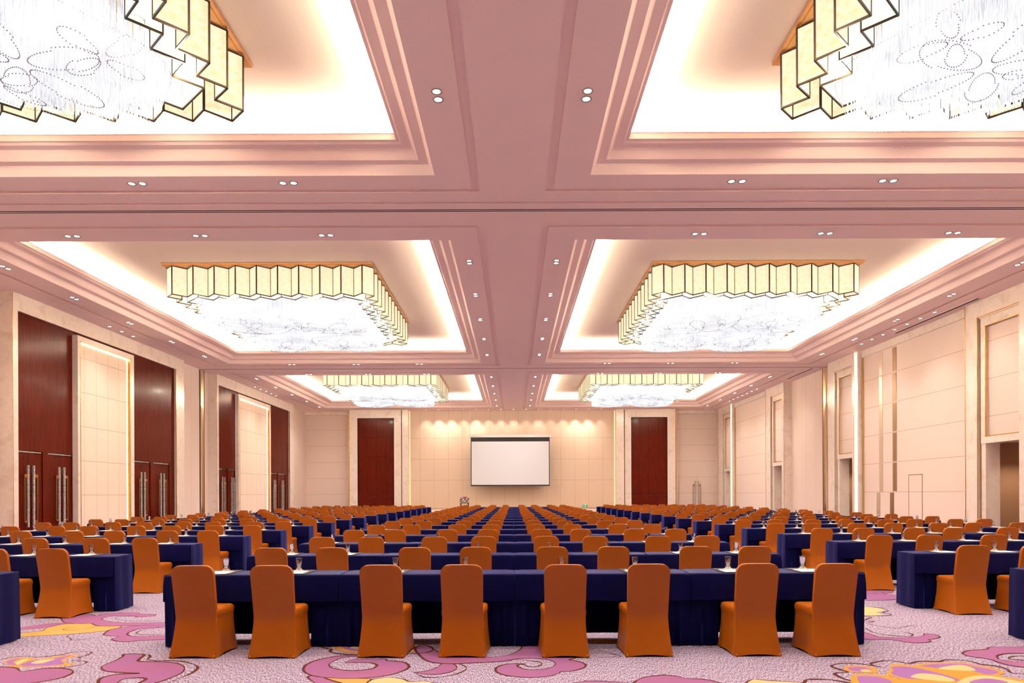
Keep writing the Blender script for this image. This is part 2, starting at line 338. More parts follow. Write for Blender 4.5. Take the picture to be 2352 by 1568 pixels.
# ------------------------------------------------------------ carpet motifs: kind, closed, line width, outline on the floor in metres
CARPET = [
('pink',1,0.03,[(-4.885,6.258),(-4.734,6.283),(-4.621,6.268),(-4.536,6.226),(-4.423,6.12),(-4.36,6.158),(-4.284,6.223),(-4.156,6.234),(-4.071,6.206),(-4.004,6.166),(-3.945,6.101),(-3.913,6.025),(-3.912,5.915),(-3.953,5.833),(-4.071,5.732),(-4.234,5.7),(-4.444,5.692)]),
('line',0,0.022,[(-5.002,6.453),(-4.938,6.553),(-4.921,6.627),(-4.857,6.686),(-4.746,6.685),(-4.651,6.662),(-4.574,6.697),(-4.49,6.757),(-4.449,6.852),(-4.36,6.899),(-4.293,6.888),(-4.235,6.842),(-4.219,6.769),(-4.222,6.691),(-4.253,6.661),(-4.199,6.609),(-4.2,6.556),(-4.229,6.513)]),
('line',0,0.022,[(-4.229,6.513),(-4.138,6.503),(-4.075,6.481),(-4.038,6.444),(-4.026,6.382),(-4.067,6.305),(-4.137,6.255),(-4.293,6.236)]),
('orange0',1,0.03,[(-4.84,6.479),(-4.874,6.611),(-4.75,6.639),(-4.573,6.591),(-4.474,6.711),(-4.367,6.771),(-4.325,6.786),(-4.317,6.693),(-4.315,6.558),(-4.224,6.441),(-4.121,6.411),(-4.151,6.328),(-4.34,6.304),(-4.576,6.28),(-4.702,6.35)]),
('violet0',1,0.03,[(-4.811,6.464),(-4.844,6.581),(-4.765,6.609),(-4.769,6.536),(-4.733,6.449),(-4.626,6.349),(-4.71,6.37)]),
('violet0',1,0.03,[(-4.588,6.335),(-4.604,6.533),(-4.491,6.575),(-4.405,6.694),(-4.366,6.724),(-4.341,6.544),(-4.215,6.384),(-4.355,6.326)]),
('cream0',1,0.03,[(-4.712,6.448),(-4.729,6.55),(-4.686,6.599),(-4.648,6.447),(-4.629,6.363)]),
('cream0',1,0.03,[(-4.543,6.418),(-4.554,6.532),(-4.432,6.583),(-4.425,6.53),(-4.445,6.416)]),
('pink',1,0.03,[(-3.867,6.77),(-3.69,6.768),(-3.641,6.705),(-3.593,6.524),(-3.525,6.465),(-3.242,6.432),(-3.075,6.318),(-2.989,6.183),(-2.948,6.029),(-2.967,5.86),(-3.011,5.727),(-3.118,5.584),(-3.149,5.729),(-3.153,5.839),(-3.21,5.887),(-3.288,5.888),(-3.35,5.842),(-3.331,5.731),(-3.282,5.616),(-3.405,5.618),(-3.533,5.798),(-3.56,5.916),(-3.487,6.012),(-3.317,6.034),(-3.476,6.062),(-3.653,6.115),(-3.763,6.221),(-3.808,6.33),(-3.804,6.498),(-3.829,6.677)]),
('line',0,0.03,[(-3.63,6.767),(-3.558,6.673),(-3.516,6.552),(-3.399,6.492),(-3.2,6.489),(-3.005,6.372),(-2.892,6.234),(-2.854,6.053),(-2.875,5.906),(-2.91,5.699)]),
('pink',1,0.02,[(-5.843,8.788),(-5.72,8.812),(-5.724,9.046),(-5.585,9.026),(-5.471,8.952),(-5.46,9.079),(-5.317,9.173),(-5.075,9.184),(-4.987,9.097),(-4.803,9.048),(-4.728,9.007),(-4.724,8.898),(-4.889,8.848),(-4.939,8.902),(-5.081,8.933),(-5.261,8.909),(-5.294,8.803),(-5.261,8.708),(-5.15,8.594),(-4.968,8.49),(-4.708,8.436),(-4.245,8.427),(-4.161,8.258),(-4.437,8.273),(-4.691,8.246),(-4.999,8.238),(-5.124,8.325),(-5.212,8.408),(-5.372,8.401),(-5.542,8.453),(-5.655,8.554),(-5.776,8.709)]),
('gold',1,0.016,[(-5.796,7.806),(-5.655,7.845),(-5.514,7.949),(-5.531,8.036),(-5.579,8.171),(-5.554,8.333),(-5.418,8.402),(-5.221,8.408),(-5.118,8.315),(-4.948,8.228),(-4.732,8.223),(-4.71,8.064),(-4.772,7.935),(-4.952,7.811),(-5.225,7.713),(-5.5,7.63),(-5.644,7.601)]),
('line',0,0.016,[(-5.035,8.253),(-5.057,8.116),(-5.134,8.028),(-5.211,7.986),(-5.301,8.019),(-5.322,8.09),(-5.274,8.152),(-5.176,8.163)]),
('pink',1,0.012,[(-5.973,8.045),(-5.894,8.178),(-5.813,8.315),(-5.712,8.432),(-5.579,8.454),(-5.452,8.427),(-5.524,8.356),(-5.579,8.171),(-5.695,8.084),(-5.78,8.019),(-5.875,7.913)]),
('pink',1,0.02,[(-4.645,7.723),(-4.712,7.891),(-4.737,8.021),(-4.651,8.176),(-4.478,8.265),(-4.149,8.235),(-4.41,8.059),(-4.438,7.907),(-4.398,7.759),(-4.306,7.656),(-4.171,7.622),(-3.853,7.648),(-3.764,7.47),(-4.019,7.418),(-4.144,7.353),(-4.271,7.366),(-4.38,7.443),(-4.426,7.52),(-4.422,7.626),(-4.541,7.66)]),
('line',0,0.014,[(-5.035,7.73),(-4.998,7.629),(-4.896,7.529),(-4.845,7.463),(-4.842,7.432),(-4.678,7.506),(-4.621,7.682)]),
('line',0,0.018,[(-4.114,8.165),(-4.322,8.057),(-4.343,7.905),(-4.319,7.799),(-4.229,7.727),(-4.053,7.712),(-3.895,7.729)]),
('line',0,0.014,[(-5.127,8.763),(-5.122,8.869),(-4.948,8.903),(-4.899,8.848)]),
('line',0,0.012,[(-5.127,8.763),(-5.025,8.667),(-4.838,8.587),(-4.589,8.557),(-4.36,8.562)]),
('pink',1,0.026,[(-1.525,6.7),(-1.698,6.665),(-1.864,6.518),(-1.925,6.341),(-1.907,6.173),(-1.851,6.044),(-1.733,5.919),(-1.556,5.857),(-1.355,5.848),(-1.167,5.896),(-1.041,6.001),(-0.968,6.159),(-0.967,6.258),(-1.02,6.38),(-1.117,6.441),(-1.21,6.471),(-1.238,6.526),(-1.469,6.53),(-1.549,6.495),(-1.581,6.378),(-1.508,6.398),(-1.369,6.395),(-1.287,6.331),(-1.264,6.263),(-1.286,6.163),(-1.376,6.116),(-1.498,6.108),(-1.613,6.168),(-1.682,6.236),(-1.718,6.338),(-1.703,6.479),(-1.647,6.607),(-1.514,6.654)]),
('pink',1,0.022,[(-1.773,5.866),(-1.77,5.935),(-1.64,5.873),(-1.533,5.769),(-1.416,5.677),(-1.33,5.573),(-1.588,5.576),(-1.672,5.709)]),
('gold',1,0.018,[(-1.628,5.858),(-1.456,5.838),(-1.232,5.829),(-1.229,5.703),(-1.209,5.571),(-1.336,5.6)]),
('cream',1,0.018,[(-1.23,5.722),(-1.192,5.822),(-1.081,5.865),(-0.954,5.819),(-0.878,5.732),(-0.747,5.744),(-0.661,5.673),(-0.649,5.564),(-1.178,5.571)]),
('pink',1,0.018,[(-0.666,6.392),(-0.585,6.355),(-0.533,6.252),(-0.525,6.152),(-0.558,6.056),(-0.648,5.979),(-0.761,5.972),(-0.864,6.014),(-0.875,6.036),(-0.79,6.075),(-0.719,6.171),(-0.681,6.288)]),
('line',0,0.02,[(-0.523,6.337),(-0.457,6.251),(-0.433,6.151),(-0.459,6.055),(-0.532,5.947),(-0.645,5.873),(-0.764,5.875),(-0.829,5.936),(-0.874,6.029)]),
('orange0',1,0.03,[(-1.872,7.052),(-1.767,6.903),(-1.618,6.788),(-1.428,6.757),(-1.156,6.772),(-0.983,6.849),(-0.922,6.951),(-1.025,7.145),(-1.45,7.333),(-1.818,7.294)]),
('violet0',1,0.03,[(-1.776,7.05),(-1.664,6.902),(-1.54,6.851),(-1.261,6.846),(-1.039,6.912),(-1.016,7.016),(-1.223,7.171),(-1.619,7.2)]),
('cream0',1,0.03,[(-1.68,7.006),(-1.584,6.962),(-1.376,6.959),(-1.297,7.042),(-1.507,7.132),(-1.671,7.091)]),
('line',0,0.035,[(-2.013,7.075),(-1.91,6.98),(-1.863,6.946),(-1.845,6.844),(-1.768,6.763),(-1.639,6.722),(-1.514,6.731)]),
('line',0,0.03,[(-1.051,6.751),(-0.926,6.769),(-0.85,6.827),(-0.825,6.929),(-0.869,7.056),(-0.947,7.144)]),
('pink',1,0.024,[(-0.984,7.101),(-1.008,6.932),(-0.872,6.539),(-0.756,6.386),(-0.587,6.338),(-0.357,6.369),(-0.116,6.418),(0.015,6.506),(0.148,6.541),(0.279,6.502),(0.362,6.411),(0.378,6.306),(0.342,6.205),(0.263,6.124),(0.162,6.103),(0.08,6.143),(0.031,6.226),(0.04,6.294),(0.091,6.31),(0.04,6.328),(-0.071,6.313),(-0.155,6.212),(-0.168,6.098),(-0.133,5.987),(-0.027,5.894),(0.14,5.847),(0.292,5.89),(0.386,5.98),(0.415,6.042),(0.506,6.056),(0.614,6.151),(0.654,6.25),(0.635,6.354),(0.572,6.425),(0.524,6.473),(0.584,6.553),(0.564,6.744),(0.439,6.928),(0.308,7.166),(0.095,7.17),(0.073,6.976),(0.034,6.832),(-0.057,6.676),(-0.164,6.602),(-0.342,6.586),(-0.616,6.647),(-0.773,6.846),(-0.907,7.1)]),
('line',0,0.018,[(0.091,6.293),(0.124,6.225),(0.182,6.207),(0.235,6.257),(0.254,6.325),(0.223,6.395),(0.137,6.443),(0.032,6.481)]),
('line',0,0.012,[(0.814,6.88),(0.893,6.81),(0.969,6.698),(1.034,6.59),(0.907,6.577),(0.78,6.557)]),
('line',0,0.014,[(0.844,7.135),(0.941,7.177),(1.085,7.161)]),
('gold0',1,0.03,[(0.869,7.385),(1.015,7.359),(1.094,7.219),(0.896,7.2),(0.803,7.247)]),
('pink',1,0.02,[(0.47,5.629),(0.505,5.679),(0.595,5.725),(0.749,5.723),(0.935,5.673),(0.956,5.568),(0.538,5.547)]),
('pink',1,0.026,[(0.971,5.568),(0.997,5.677),(1.033,5.747),(1.123,5.848),(1.294,5.905),(1.403,5.859),(1.487,5.784),(1.579,5.777),(1.68,5.696),(1.67,5.559)]),
('cream',1,0.02,[(1.917,5.56),(2.005,5.758),(2.143,5.719),(2.369,5.654),(2.386,5.554)]),
('line',0,0.035,[(2.371,5.589),(2.448,5.733),(2.537,5.762),(2.66,5.742),(2.766,5.648),(2.815,5.548)]),
('line',0,0.03,[(3.311,6.14),(3.184,6.273),(3.029,6.298),(2.91,6.233),(2.874,6.168),(2.905,6.041),(2.918,5.979),(2.814,5.961),(2.775,5.901),(2.782,5.785),(2.825,5.647),(2.834,5.548)]),
('line',0,0.03,[(3.311,6.14),(3.266,6.241),(3.317,6.316),(3.465,6.383),(3.564,6.358),(3.631,6.28),(3.764,6.355),(3.954,6.352),(4.047,6.411),(4.206,6.394),(4.256,6.302),(4.266,6.234),(4.345,6.189),(4.376,6.082),(4.326,5.938),(4.402,5.897),(4.495,5.818)]),
('orange0',1,0.03,[(2.977,6.167),(3.096,6.208),(3.215,6.163),(3.224,6.078),(3.169,5.955),(3.075,5.957),(2.96,5.979),(2.936,6.061)]),
('violet0',1,0.03,[(2.988,6.124),(3.085,6.165),(3.171,6.121),(3.149,6.017),(3.044,5.998),(2.98,6.019)]),
('cream0',1,0.03,[(3.075,6.059),(3.145,6.071),(3.143,6.005),(3.06,5.989)]),
('orange0',1,0.03,[(2.881,5.841),(2.993,5.898),(3.189,5.876),(3.228,5.76),(3.261,5.641),(3.184,5.508),(2.778,5.514)]),
('violet0',1,0.03,[(2.923,5.821),(3.049,5.847),(3.127,5.799),(3.123,5.643),(2.854,5.548)]),
('orange0',1,0.03,[(3.248,5.954),(3.375,6.118),(3.411,6.203),(3.506,6.255),(3.64,6.2),(3.733,6.265),(3.925,6.307),(4.146,6.303),(4.182,6.192),(4.285,6.104),(4.264,5.939),(4.152,5.842),(4.261,5.708),(4.252,5.528),(3.281,5.507),(3.249,5.798),(3.22,5.875)]),
('violet0',1,0.03,[(3.284,5.954),(3.35,6.034),(3.409,6.16),(3.56,6.158),(3.674,5.989),(3.733,5.753),(3.665,5.679),(3.508,5.719),(3.329,5.758),(3.271,5.855)]),
('cream0',1,0.03,[(3.405,5.853),(3.533,5.93),(3.653,5.869),(3.689,5.716),(3.581,5.673),(3.391,5.776)]),
('violet0',1,0.03,[(3.694,6.199),(3.898,6.262),(4.117,6.259),(4.153,6.149),(4.241,6.042),(4.212,5.94),(4.077,5.882),(4.01,6.016),(3.839,6.081),(3.717,6.147)]),
('cream0',1,0.03,[(3.78,6.091),(4.034,6.216),(4.099,6.15),(4.068,6.024),(3.958,6.017)]),
('cream0',1,0.03,[(3.761,5.734),(3.948,5.845),(4.088,5.824),(4.159,5.709),(4.201,5.628),(4.128,5.53),(3.632,5.537)]),
('violet0',1,0.03,[(3.755,5.635),(3.934,5.75),(4.042,5.73),(4.071,5.63),(3.884,5.534)]),
('pink',1,0.024,[(4.39,6.683),(4.523,6.784),(4.725,6.833),(4.804,6.913),(4.932,6.938),(5.275,6.905),(5.096,6.671),(4.852,6.66),(4.693,6.602),(4.602,6.506),(4.575,6.388),(4.773,6.249),(4.658,6.098),(4.507,6.187),(4.471,6.321),(4.479,6.413),(4.397,6.509),(4.354,6.583)]),
('line',0,0.022,[(5.002,6.548),(4.831,6.551),(4.709,6.495),(4.677,6.419),(4.859,6.361)]),
('pink',1,0.018,[(3.918,7.718),(3.982,7.455),(4.143,7.39),(4.355,7.417),(4.503,7.509),(4.574,7.606),(4.653,7.539),(4.621,7.412),(4.493,7.322),(4.424,7.293),(4.395,7.203),(4.285,7.147),(4.141,7.161),(4.028,7.3),(3.73,7.348)]),
('line',0,0.016,[(4.097,7.959),(4.044,7.75),(4.09,7.582),(4.196,7.483),(4.316,7.462),(4.403,7.543),(4.412,7.675),(4.275,7.698)]),
('line',0,0.012,[(4.23,8.217),(4.308,8.065),(4.439,7.917),(4.661,8.058),(4.779,8.041)]),
('cream0',1,0.03,[(4.769,9.392),(4.963,9.288),(4.94,9.096),(4.756,8.96),(4.748,8.799),(4.674,8.748),(4.471,8.805)]),
('line',0,0.02,[(4.795,9.442),(4.989,9.337),(4.98,9.095),(4.834,8.959),(4.863,8.868),(4.836,8.762),(4.655,8.714),(4.453,8.77)]),
('line',0,0.02,[(4.418,8.701),(4.511,8.614),(4.351,8.452),(4.392,8.331),(4.204,8.28)]),
('pink',1,0.016,[(5.561,11.025),(6.023,10.944),(5.951,10.744),(5.734,10.555),(5.883,10.488),(5.996,10.3),(5.649,10.072),(5.389,9.986),(5.086,10.086)]),
('line',0,0.014,[(5.513,10.93),(5.822,10.895),(5.82,10.747),(5.583,10.623),(5.361,10.629)]),
]

# ------------------------------------------------------------ floor with its woven pattern
def smooth_pts(p, closed, k=5):
    n = len(p); out = []
    rng = range(n if closed else n-1)
    for i in rng:
        g = (lambda j: p[j % n]) if closed else (lambda j: p[min(max(j, 0), n-1)])
        p0, p1, p2, p3 = g(i-1), g(i), g(i+1), g(i+2)
        for t in range(k):
            t /= k
            out.append(tuple(.5*((2*p1[a])+(-p0[a]+p2[a])*t+(2*p0[a]-5*p1[a]+4*p2[a]-p3[a])*t*t+(-p0[a]+3*p1[a]-3*p2[a]+p3[a])*t**3) for a in (0, 1)))
    if not closed: out.append(p[-1])
    return out
fl = MB()
fl.box(-16.6, 16.6, -5, 53, -.1, 0, 0)
KMAT = {'pink': 1, 'gold': 2, 'cream': 3, 'orange': 4, 'violet': 5}
def motif_mesh(kind, closed, wd, pts, z, f=lambda p: p):
    pts = [f(p) for p in pts]
    sp = smooth_pts(pts, closed)
    base = kind.rstrip('0')
    if closed and base in KMAT:
        tris = tessellate_polygon([[Vector((x, y, 0)) for x, y in sp]])
        i = len(fl.v); fl.v += [(x, y, z) for x, y in sp]
        for t in tris: fl.f.append(tuple(i+k for k in t)); fl.m.append(KMAT[base])
    if not kind.endswith('0'):
        n = len(sp); L = []
        for i in range(n):
            a = sp[(i-1) % n] if closed else sp[max(i-1, 0)]; b = sp[(i+1) % n] if closed else sp[min(i+1, n-1)]
            dx, dy = b[0]-a[0], b[1]-a[1]; l = math.hypot(dx, dy) or 1
            wv = wd*(.35+.65*abs(math.sin(3*PI*i/n+1)))*.55
            if not closed: wv *= min(1, .3+min(i, n-1-i)/n*5)
            nx, ny = -dy/l*wv, dx/l*wv
            L.append(((sp[i][0]+nx, sp[i][1]+ny, z+.0001), (sp[i][0]-nx, sp[i][1]-ny, z+.0001)))
        for i in range(n if closed else n-1):
            a, b = L[i], L[(i+1) % n]
            fl.face((a[0], b[0], b[1], a[1]), 6)
for i, (k, c, wd, pts) in enumerate(CARPET):
    motif_mesh(k, c, wd, pts, .0008+.00004*i)
for r in range(1, 7):
    for i, (k, c, wd, pts) in enumerate(CARPET):
        s = -1 if r % 2 else 1
        f = lambda p: (s*(p[0]*1.0)-.3, p[1]+6.3*r)
        motif_mesh(k, c, wd, pts, .0008+.00004*i+.003*0, f)
floor = fl.build('floor', CM)
tag(floor, 'lilac speckled carpet with large pink scrolls and golden flowers', 'carpet', kind='structure')

# ------------------------------------------------------------ ceiling
cb = MB()
GX = [(.69, .86), (14.6, 14.76)]
GY = [(1.0, 1.15, .05), (14.27, 14.45, .05), (14.93, 15.03, .04), (15.33, 15.37, .05), (15.41, 15.45, .05), (16.2, 16.38, .05), (33.7, 33.86, .05), (34.62, 34.66, .05), (34.70, 34.74, .05), (35.7, 35.86, .05), (50.6, 50.74, .05)]
xs = sorted({-16.2, 16.2} | {s*v for s in (-1, 1) for a in GX for v in a} | {s*v for s in (-1, 1) for v in (CX0, CX1)})
ys = sorted({-5.0, 53.0} | {v for a in GY for v in a[:2]} | {v for a in BAYS for v in a})
RING = [(1.0, 14.45), (16.2, 33.86), (35.7, 50.74)]
def hgt(x, y):
    ax = abs(x)
    for (a, b) in BAYS:
        if a < y < b and CX0 < ax < CX1: return None
    for (a, b) in RING:
        if a < y < b and .69 < ax < 14.76:
            inx = .86 < ax < 14.6; iny = a+.165 < y < b-.165
            if not (inx and iny): return CEIL+.05
    for (a, b, d) in GY:
        if a < y < b and d and (b-a < .12): return CEIL+d
    return CEIL
H = [[hgt((xs[i]+xs[i+1])/2, (ys[j]+ys[j+1])/2) for j in range(len(ys)-1)] for i in range(len(xs)-1)]
def trk(j): return ys[j+1]-ys[j] < .06 and H[0][j] and H[0][j] > CEIL
for i in range(len(xs)-1):
    for j in range(len(ys)-1):
        h = H[i][j]
        if h is not None:
            cb.face(((xs[i], ys[j], h), (xs[i], ys[j+1], h), (xs[i+1], ys[j+1], h), (xs[i+1], ys[j], h)), 1 if trk(j) else 0)
            if i+1 < len(xs)-1 and H[i+1][j] is not None and H[i+1][j] != h:
                h2 = H[i+1][j]; x = xs[i+1]; cb.face(((x, ys[j], h), (x, ys[j+1], h), (x, ys[j+1], h2), (x, ys[j], h2)), 0)
            if j+1 < len(ys)-1 and H[i][j+1] is not None and H[i][j+1] != h:
                h2 = H[i][j+1]; y = ys[j+1]; cb.face(((xs[i], y, h), (xs[i+1], y, h), (xs[i+1], y, h2), (xs[i], y, h2)), 1 if (trk(j) or trk(j+1)) else 0)
PROF = [(0, 6.40), (.106, 6.57), (.281, 6.57), (.403, 6.738), (.565, 6.738), (.697, 6.886)]
def cyma(a, b, k=4):   # gentle ogee between two profile points
    out = []
    for t in range(1, k):
        t /= k; s = t-.05*math.sin(2*PI*t)
        out.append((a[0]+(b[0]-a[0])*t, a[1]+(b[1]-a[1])*s))
    return out
prof = [PROF[0]] + cyma(PROF[0], PROF[1]) + [PROF[1], PROF[2]] + cyma(PROF[2], PROF[3]) + [PROF[3], PROF[4]] + cyma(PROF[4], PROF[5]) + [PROF[5], (.68, 6.886), (.66, 6.775), (.50, 6.775), (.50, 7.26)]
for (y0, y1) in BAYS:
    for s in (-1, 1):
        rings = []
        for (o, z) in prof:
            xa, xb = s*(CX0+o), s*(CX1-o); ya, yb = y0+o, y1-o
            rings.append([(xa, ya, CAMZ+z), (xb, ya, CAMZ+z), (xb, yb, CAMZ+z), (xa, yb, CAMZ+z)])
        cb.loft(rings, 0, cap0=False, cap1=False)
        # last ring closes as the coffer's own ceiling
        r = rings[-1]; cb.face(r, 2)
ceil = cb.build('ceiling', [M['ceiling'], M['black'], M['upper']])
tag(ceil, 'pink ceiling with stepped rectangular coffers lit from their coves', 'ceiling', kind='structure')

# ------------------------------------------------------------ walls
TOP = CEIL+.02
def S(mb, name, mats, label, cat, parent=None, **kw):
    o = mb.build(name, mats, parent, **kw)
    if parent is None: tag(o, label, cat, kind='structure')
    return o
b_ = MB(); b_.box(-16.3, -16.0, -5, 53, 0, TOP); S(b_, 'wall_left', M['panel_plain'], 'pale pink panelled wall on the left of the hall', 'wall')
OPEN = [(21.0, 22.6), (31.35, 32.75), (39.6, 41.0), (49.1, 50.4)]   # y ranges of the openings on the right
b_ = MB(); yy = -5
for a, c in OPEN:
    b_.box(16.0, 16.1, yy, a, 0, TOP); b_.box(16.0, 16.1, a, c, 3.2, TOP); yy = c
b_.box(16.0, 16.1, yy, 53, 0, TOP)
S(b_, 'wall_right', M['panel_plain'], 'pale pink panelled wall on the right with four openings', 'wall')
b_ = MB(); b_.box(-16.3, 16.3, -5.2, -5, 0, TOP); S(b_, 'wall_rear', M['wood'], 'unseen wall behind the viewer, in dark wood to cut bounce', 'wall')  # out of view; dark finish put in to reduce bounce onto chair backs
b_ = MB()
b_.box(-16.0, -12.6, 52.7, 53.0, 0, TOP); b_.box(12.4, 16.0, 52.7, 53.0, 0, TOP); b_.box(-12.6, 12.4, 52.1, 52.4, 0, TOP, 1)
S(b_, 'wall_front', [M['panel'], M['panel_stage']], 'beige panelled wall behind the stage', 'wall')
for i, a, c in ((1, -16.0, -12.4), (2, 12.2, 16.0)):
    b_ = MB(); b_.box(a, c, 52.45, 52.7, 7.72, CEIL); S(b_, 'trim_%d' % i, M['marble'], 'marble band along the top of the %s corner panels' % ('left' if i == 1 else 'right'), 'trim')
# corridors behind the right openings
b_ = MB()
for a, c in OPEN:
    y0, y1 = a-1.2, c+1.0
    b_.box(18.3, 18.5, y0, y1, 0, 3.4, 0); b_.box(16.1, 18.5, y0-.1, y0, 0, 3.4, 0); b_.box(16.1, 18.5, y1, y1+.1, 0, 3.4, 0)
    b_.box(16.1, 18.5, y0-.1, y1+.1, 3.3, 3.4, 1); b_.box(16.1, 18.5, y0-.1, y1+.1, -.05, 0, 2)
S(b_, 'wall_corridor', [M['brown'], M['white'], M['carpet']], 'brown corridor walls seen through the right openings', 'wall')
corr = [lamp('SPOT', 'corridor_lamp', (17.2, (a+c)/2+.5, 3.25), (0, 0, 0), 150, WARM, spot_size=2.2, spot_blend=.6, shadow_soft_size=.06) for a, c in OPEN]

TN = [3]; DN = [1]
def tname():
    TN[0] += 1; return 'trim_%d' % (TN[0]-1)
def handle_mesh():
    k = MB(); k.box(-.03, .03, -.022, .022, .57, 2.57, 0)
    bk = MB()
    for z0, z1 in ((2.18, 2.28), (.72, .78)): bk.box(.03, .17, -.015, .012, z0, z1)
    bk.box(.145, .175, -.015, .012, .75, 2.28)
    bs = MB()
    for z in (.62, 2.2): bs.lathe([(.012, z), (.012, z+.02)], 8)
    return k.mesh('door_handle', M['crystal']), bk.mesh('handle_bracket', M['bracket'])
HM, BM_ = handle_mesh()
def double_door(c, side, width, mat, label, plain=False):
    """c: centre on the wall, side: 'L' (wall x=-), 'F' (front wall)"""
    t = thing('door_%d' % DN[0], label, 'door', kind='structure'); DN[0] += 1
    hw = width/2
    for s in (-1, 1):
        l = MB(); l.box(min(0, s*hw)+.006, max(0, s*hw)-.006, -.02, .02, .005, 2.96); lf = l.build('door_leaf', mat, t)
        h = obj('door_handle', HM, t); h.location = (s*.13, -.10, 0)
        tag(h, 'cut crystal bar handle')
        k = obj('handle_bracket', BM_, h)
        k.scale = (s, 1, 1)
        tag(k, 'gold bracket')
    if not plain:
        r = MB(); r.box(-hw+.05, hw-.05, -.035, -.02, 2.985, 3.02); tag(r.build('door_closer_rail', M['chrome'], t), 'silver rail')
    t.location = c
    t.rotation_euler = (0, 0, PI/2 if side == 'L' else 0)
    return t
def portal_left(y0, yc0, yc1, yB, y1, doors, which):
    X = -15.6
    m = MB(); m.box(-16.0, X, y0, y0+.24, 0, 7.42); m.box(-16.0, X, y0, y1, 7.42, CEIL); m.box(-16.0, X, yB, y1, 0, 7.42)
    root = S(m, tname(), M['marble'], 'tall cream marble frame around the %s dark wooden doors on the left' % which, 'frame')
    g = MB(); g.box(X, X+.012, yB-.05, yB-.0, 0, 7.42); g.box(X-.0, X+.008, y0+.0, y0+.02, 0, CEIL-.01)
    tag(g.build('gold_edge', M['gold'], root), 'thin brass edge')
    # wood
    wb = MB(); wb.box(-16.0, -15.70, y0+.24, yB, 3.04, 7.42); 
    prev = y0+.24
    for yc, wd in doors:
        wb.box(-16.0, -15.70, prev, yc-wd/2, 0, 3.04); prev = yc+wd/2
    wb.box(-16.0, -15.70, prev, yB, 0, 3.04)
    S(wb, tname(), M['wood'], 'glossy dark mahogany panelling of the %s left portal' % which, 'panelling')
    for i, (yc, wd) in enumerate(doors):
        double_door((-15.76, yc, 0), 'L', wd, M['wood'], 'dark wooden double door, %s pair inside the %s marble frame on the left' % (ORD[i], which))
    # centre box
    cbx = MB(); XB = -15.5
    cbx.box(-15.70, XB, yc0, yc0+.16, 0, 7.3); cbx.box(-15.70, XB, yc1-.26, yc1, 0, 7.3); cbx.box(-15.70, XB, yc0+.16, yc1-.26, 7.08, 7.3)
    ct = S(cbx, tname(), M['marble'], 'slim marble surround of the glowing tiled panel, %s left portal' % which, 'frame')
    p = MB(); p.box(-15.70, -15.62, yc0+.16, yc1-.26, 0, 7.08); pm = M['panel_tile']
    p.build('tiled_panel', pm, ct)
    g = MB(); g.box(-15.62, XB+.005, yc1-.30, yc1-.26, 0, 7.08); g.box(XB, XB+.01, yc0+.13, yc0+.16, 0, 7.1); g.box(XB, XB+.01, yc0+.13, yc1-.23, 7.08, 7.11)
    tag(g.build('gold_edge', M['gold'], ct), 'polished brass reveal')
    l = MB(); l.box(-15.62, -15.612, yc1-.325, yc1-.302, .05, 7.04); l.box(-15.62, -15.612, yc0+.2, yc1-.33, 7.05, 7.073)
    tag(l.build('light_strip', M['led'], ct), 'warm glowing strip along top and side')
portal_left(21.27, 24.3, 27.9, 31.6, 32.35, [(22.15, 1.25), (23.66, 1.4-.1), (28.85, 1.35), (30.45, 1.4)], 'nearer')
portal_left(35.9, 38.5, 43.6, 47.6, 48.5, [(36.85, 1.25), (38.12-.05, 1.0), (44.75, 1.35), (46.3, 1.4)], 'farther')
# side blocks: pink panelled piers and the track posts
b_ = MB(); b_.box(-16.0, -15.9, 32.35, 34.55, 0, CEIL); S(b_, tname(), M['panel_plain'], 'plain pink partition panels on the left between the marble frames', 'panel')
for s, nm in ((-1, 'left'), (1, 'right')):
    b_ = MB()
    b_.box(s*16.0, s*15.84, 34.62, 34.72, 0, CEIL, 0); b_.box(s*16.0, s*15.84, 34.72, 34.92, 0, CEIL, 1); b_.box(s*16.0, s*15.84, 34.92, 35.0, 0, CEIL, 2)
    S(b_, tname(), [M['chrome'], M['gold'], M['black']], 'metal track post of the movable partition on the %s wall' % nm, 'post')

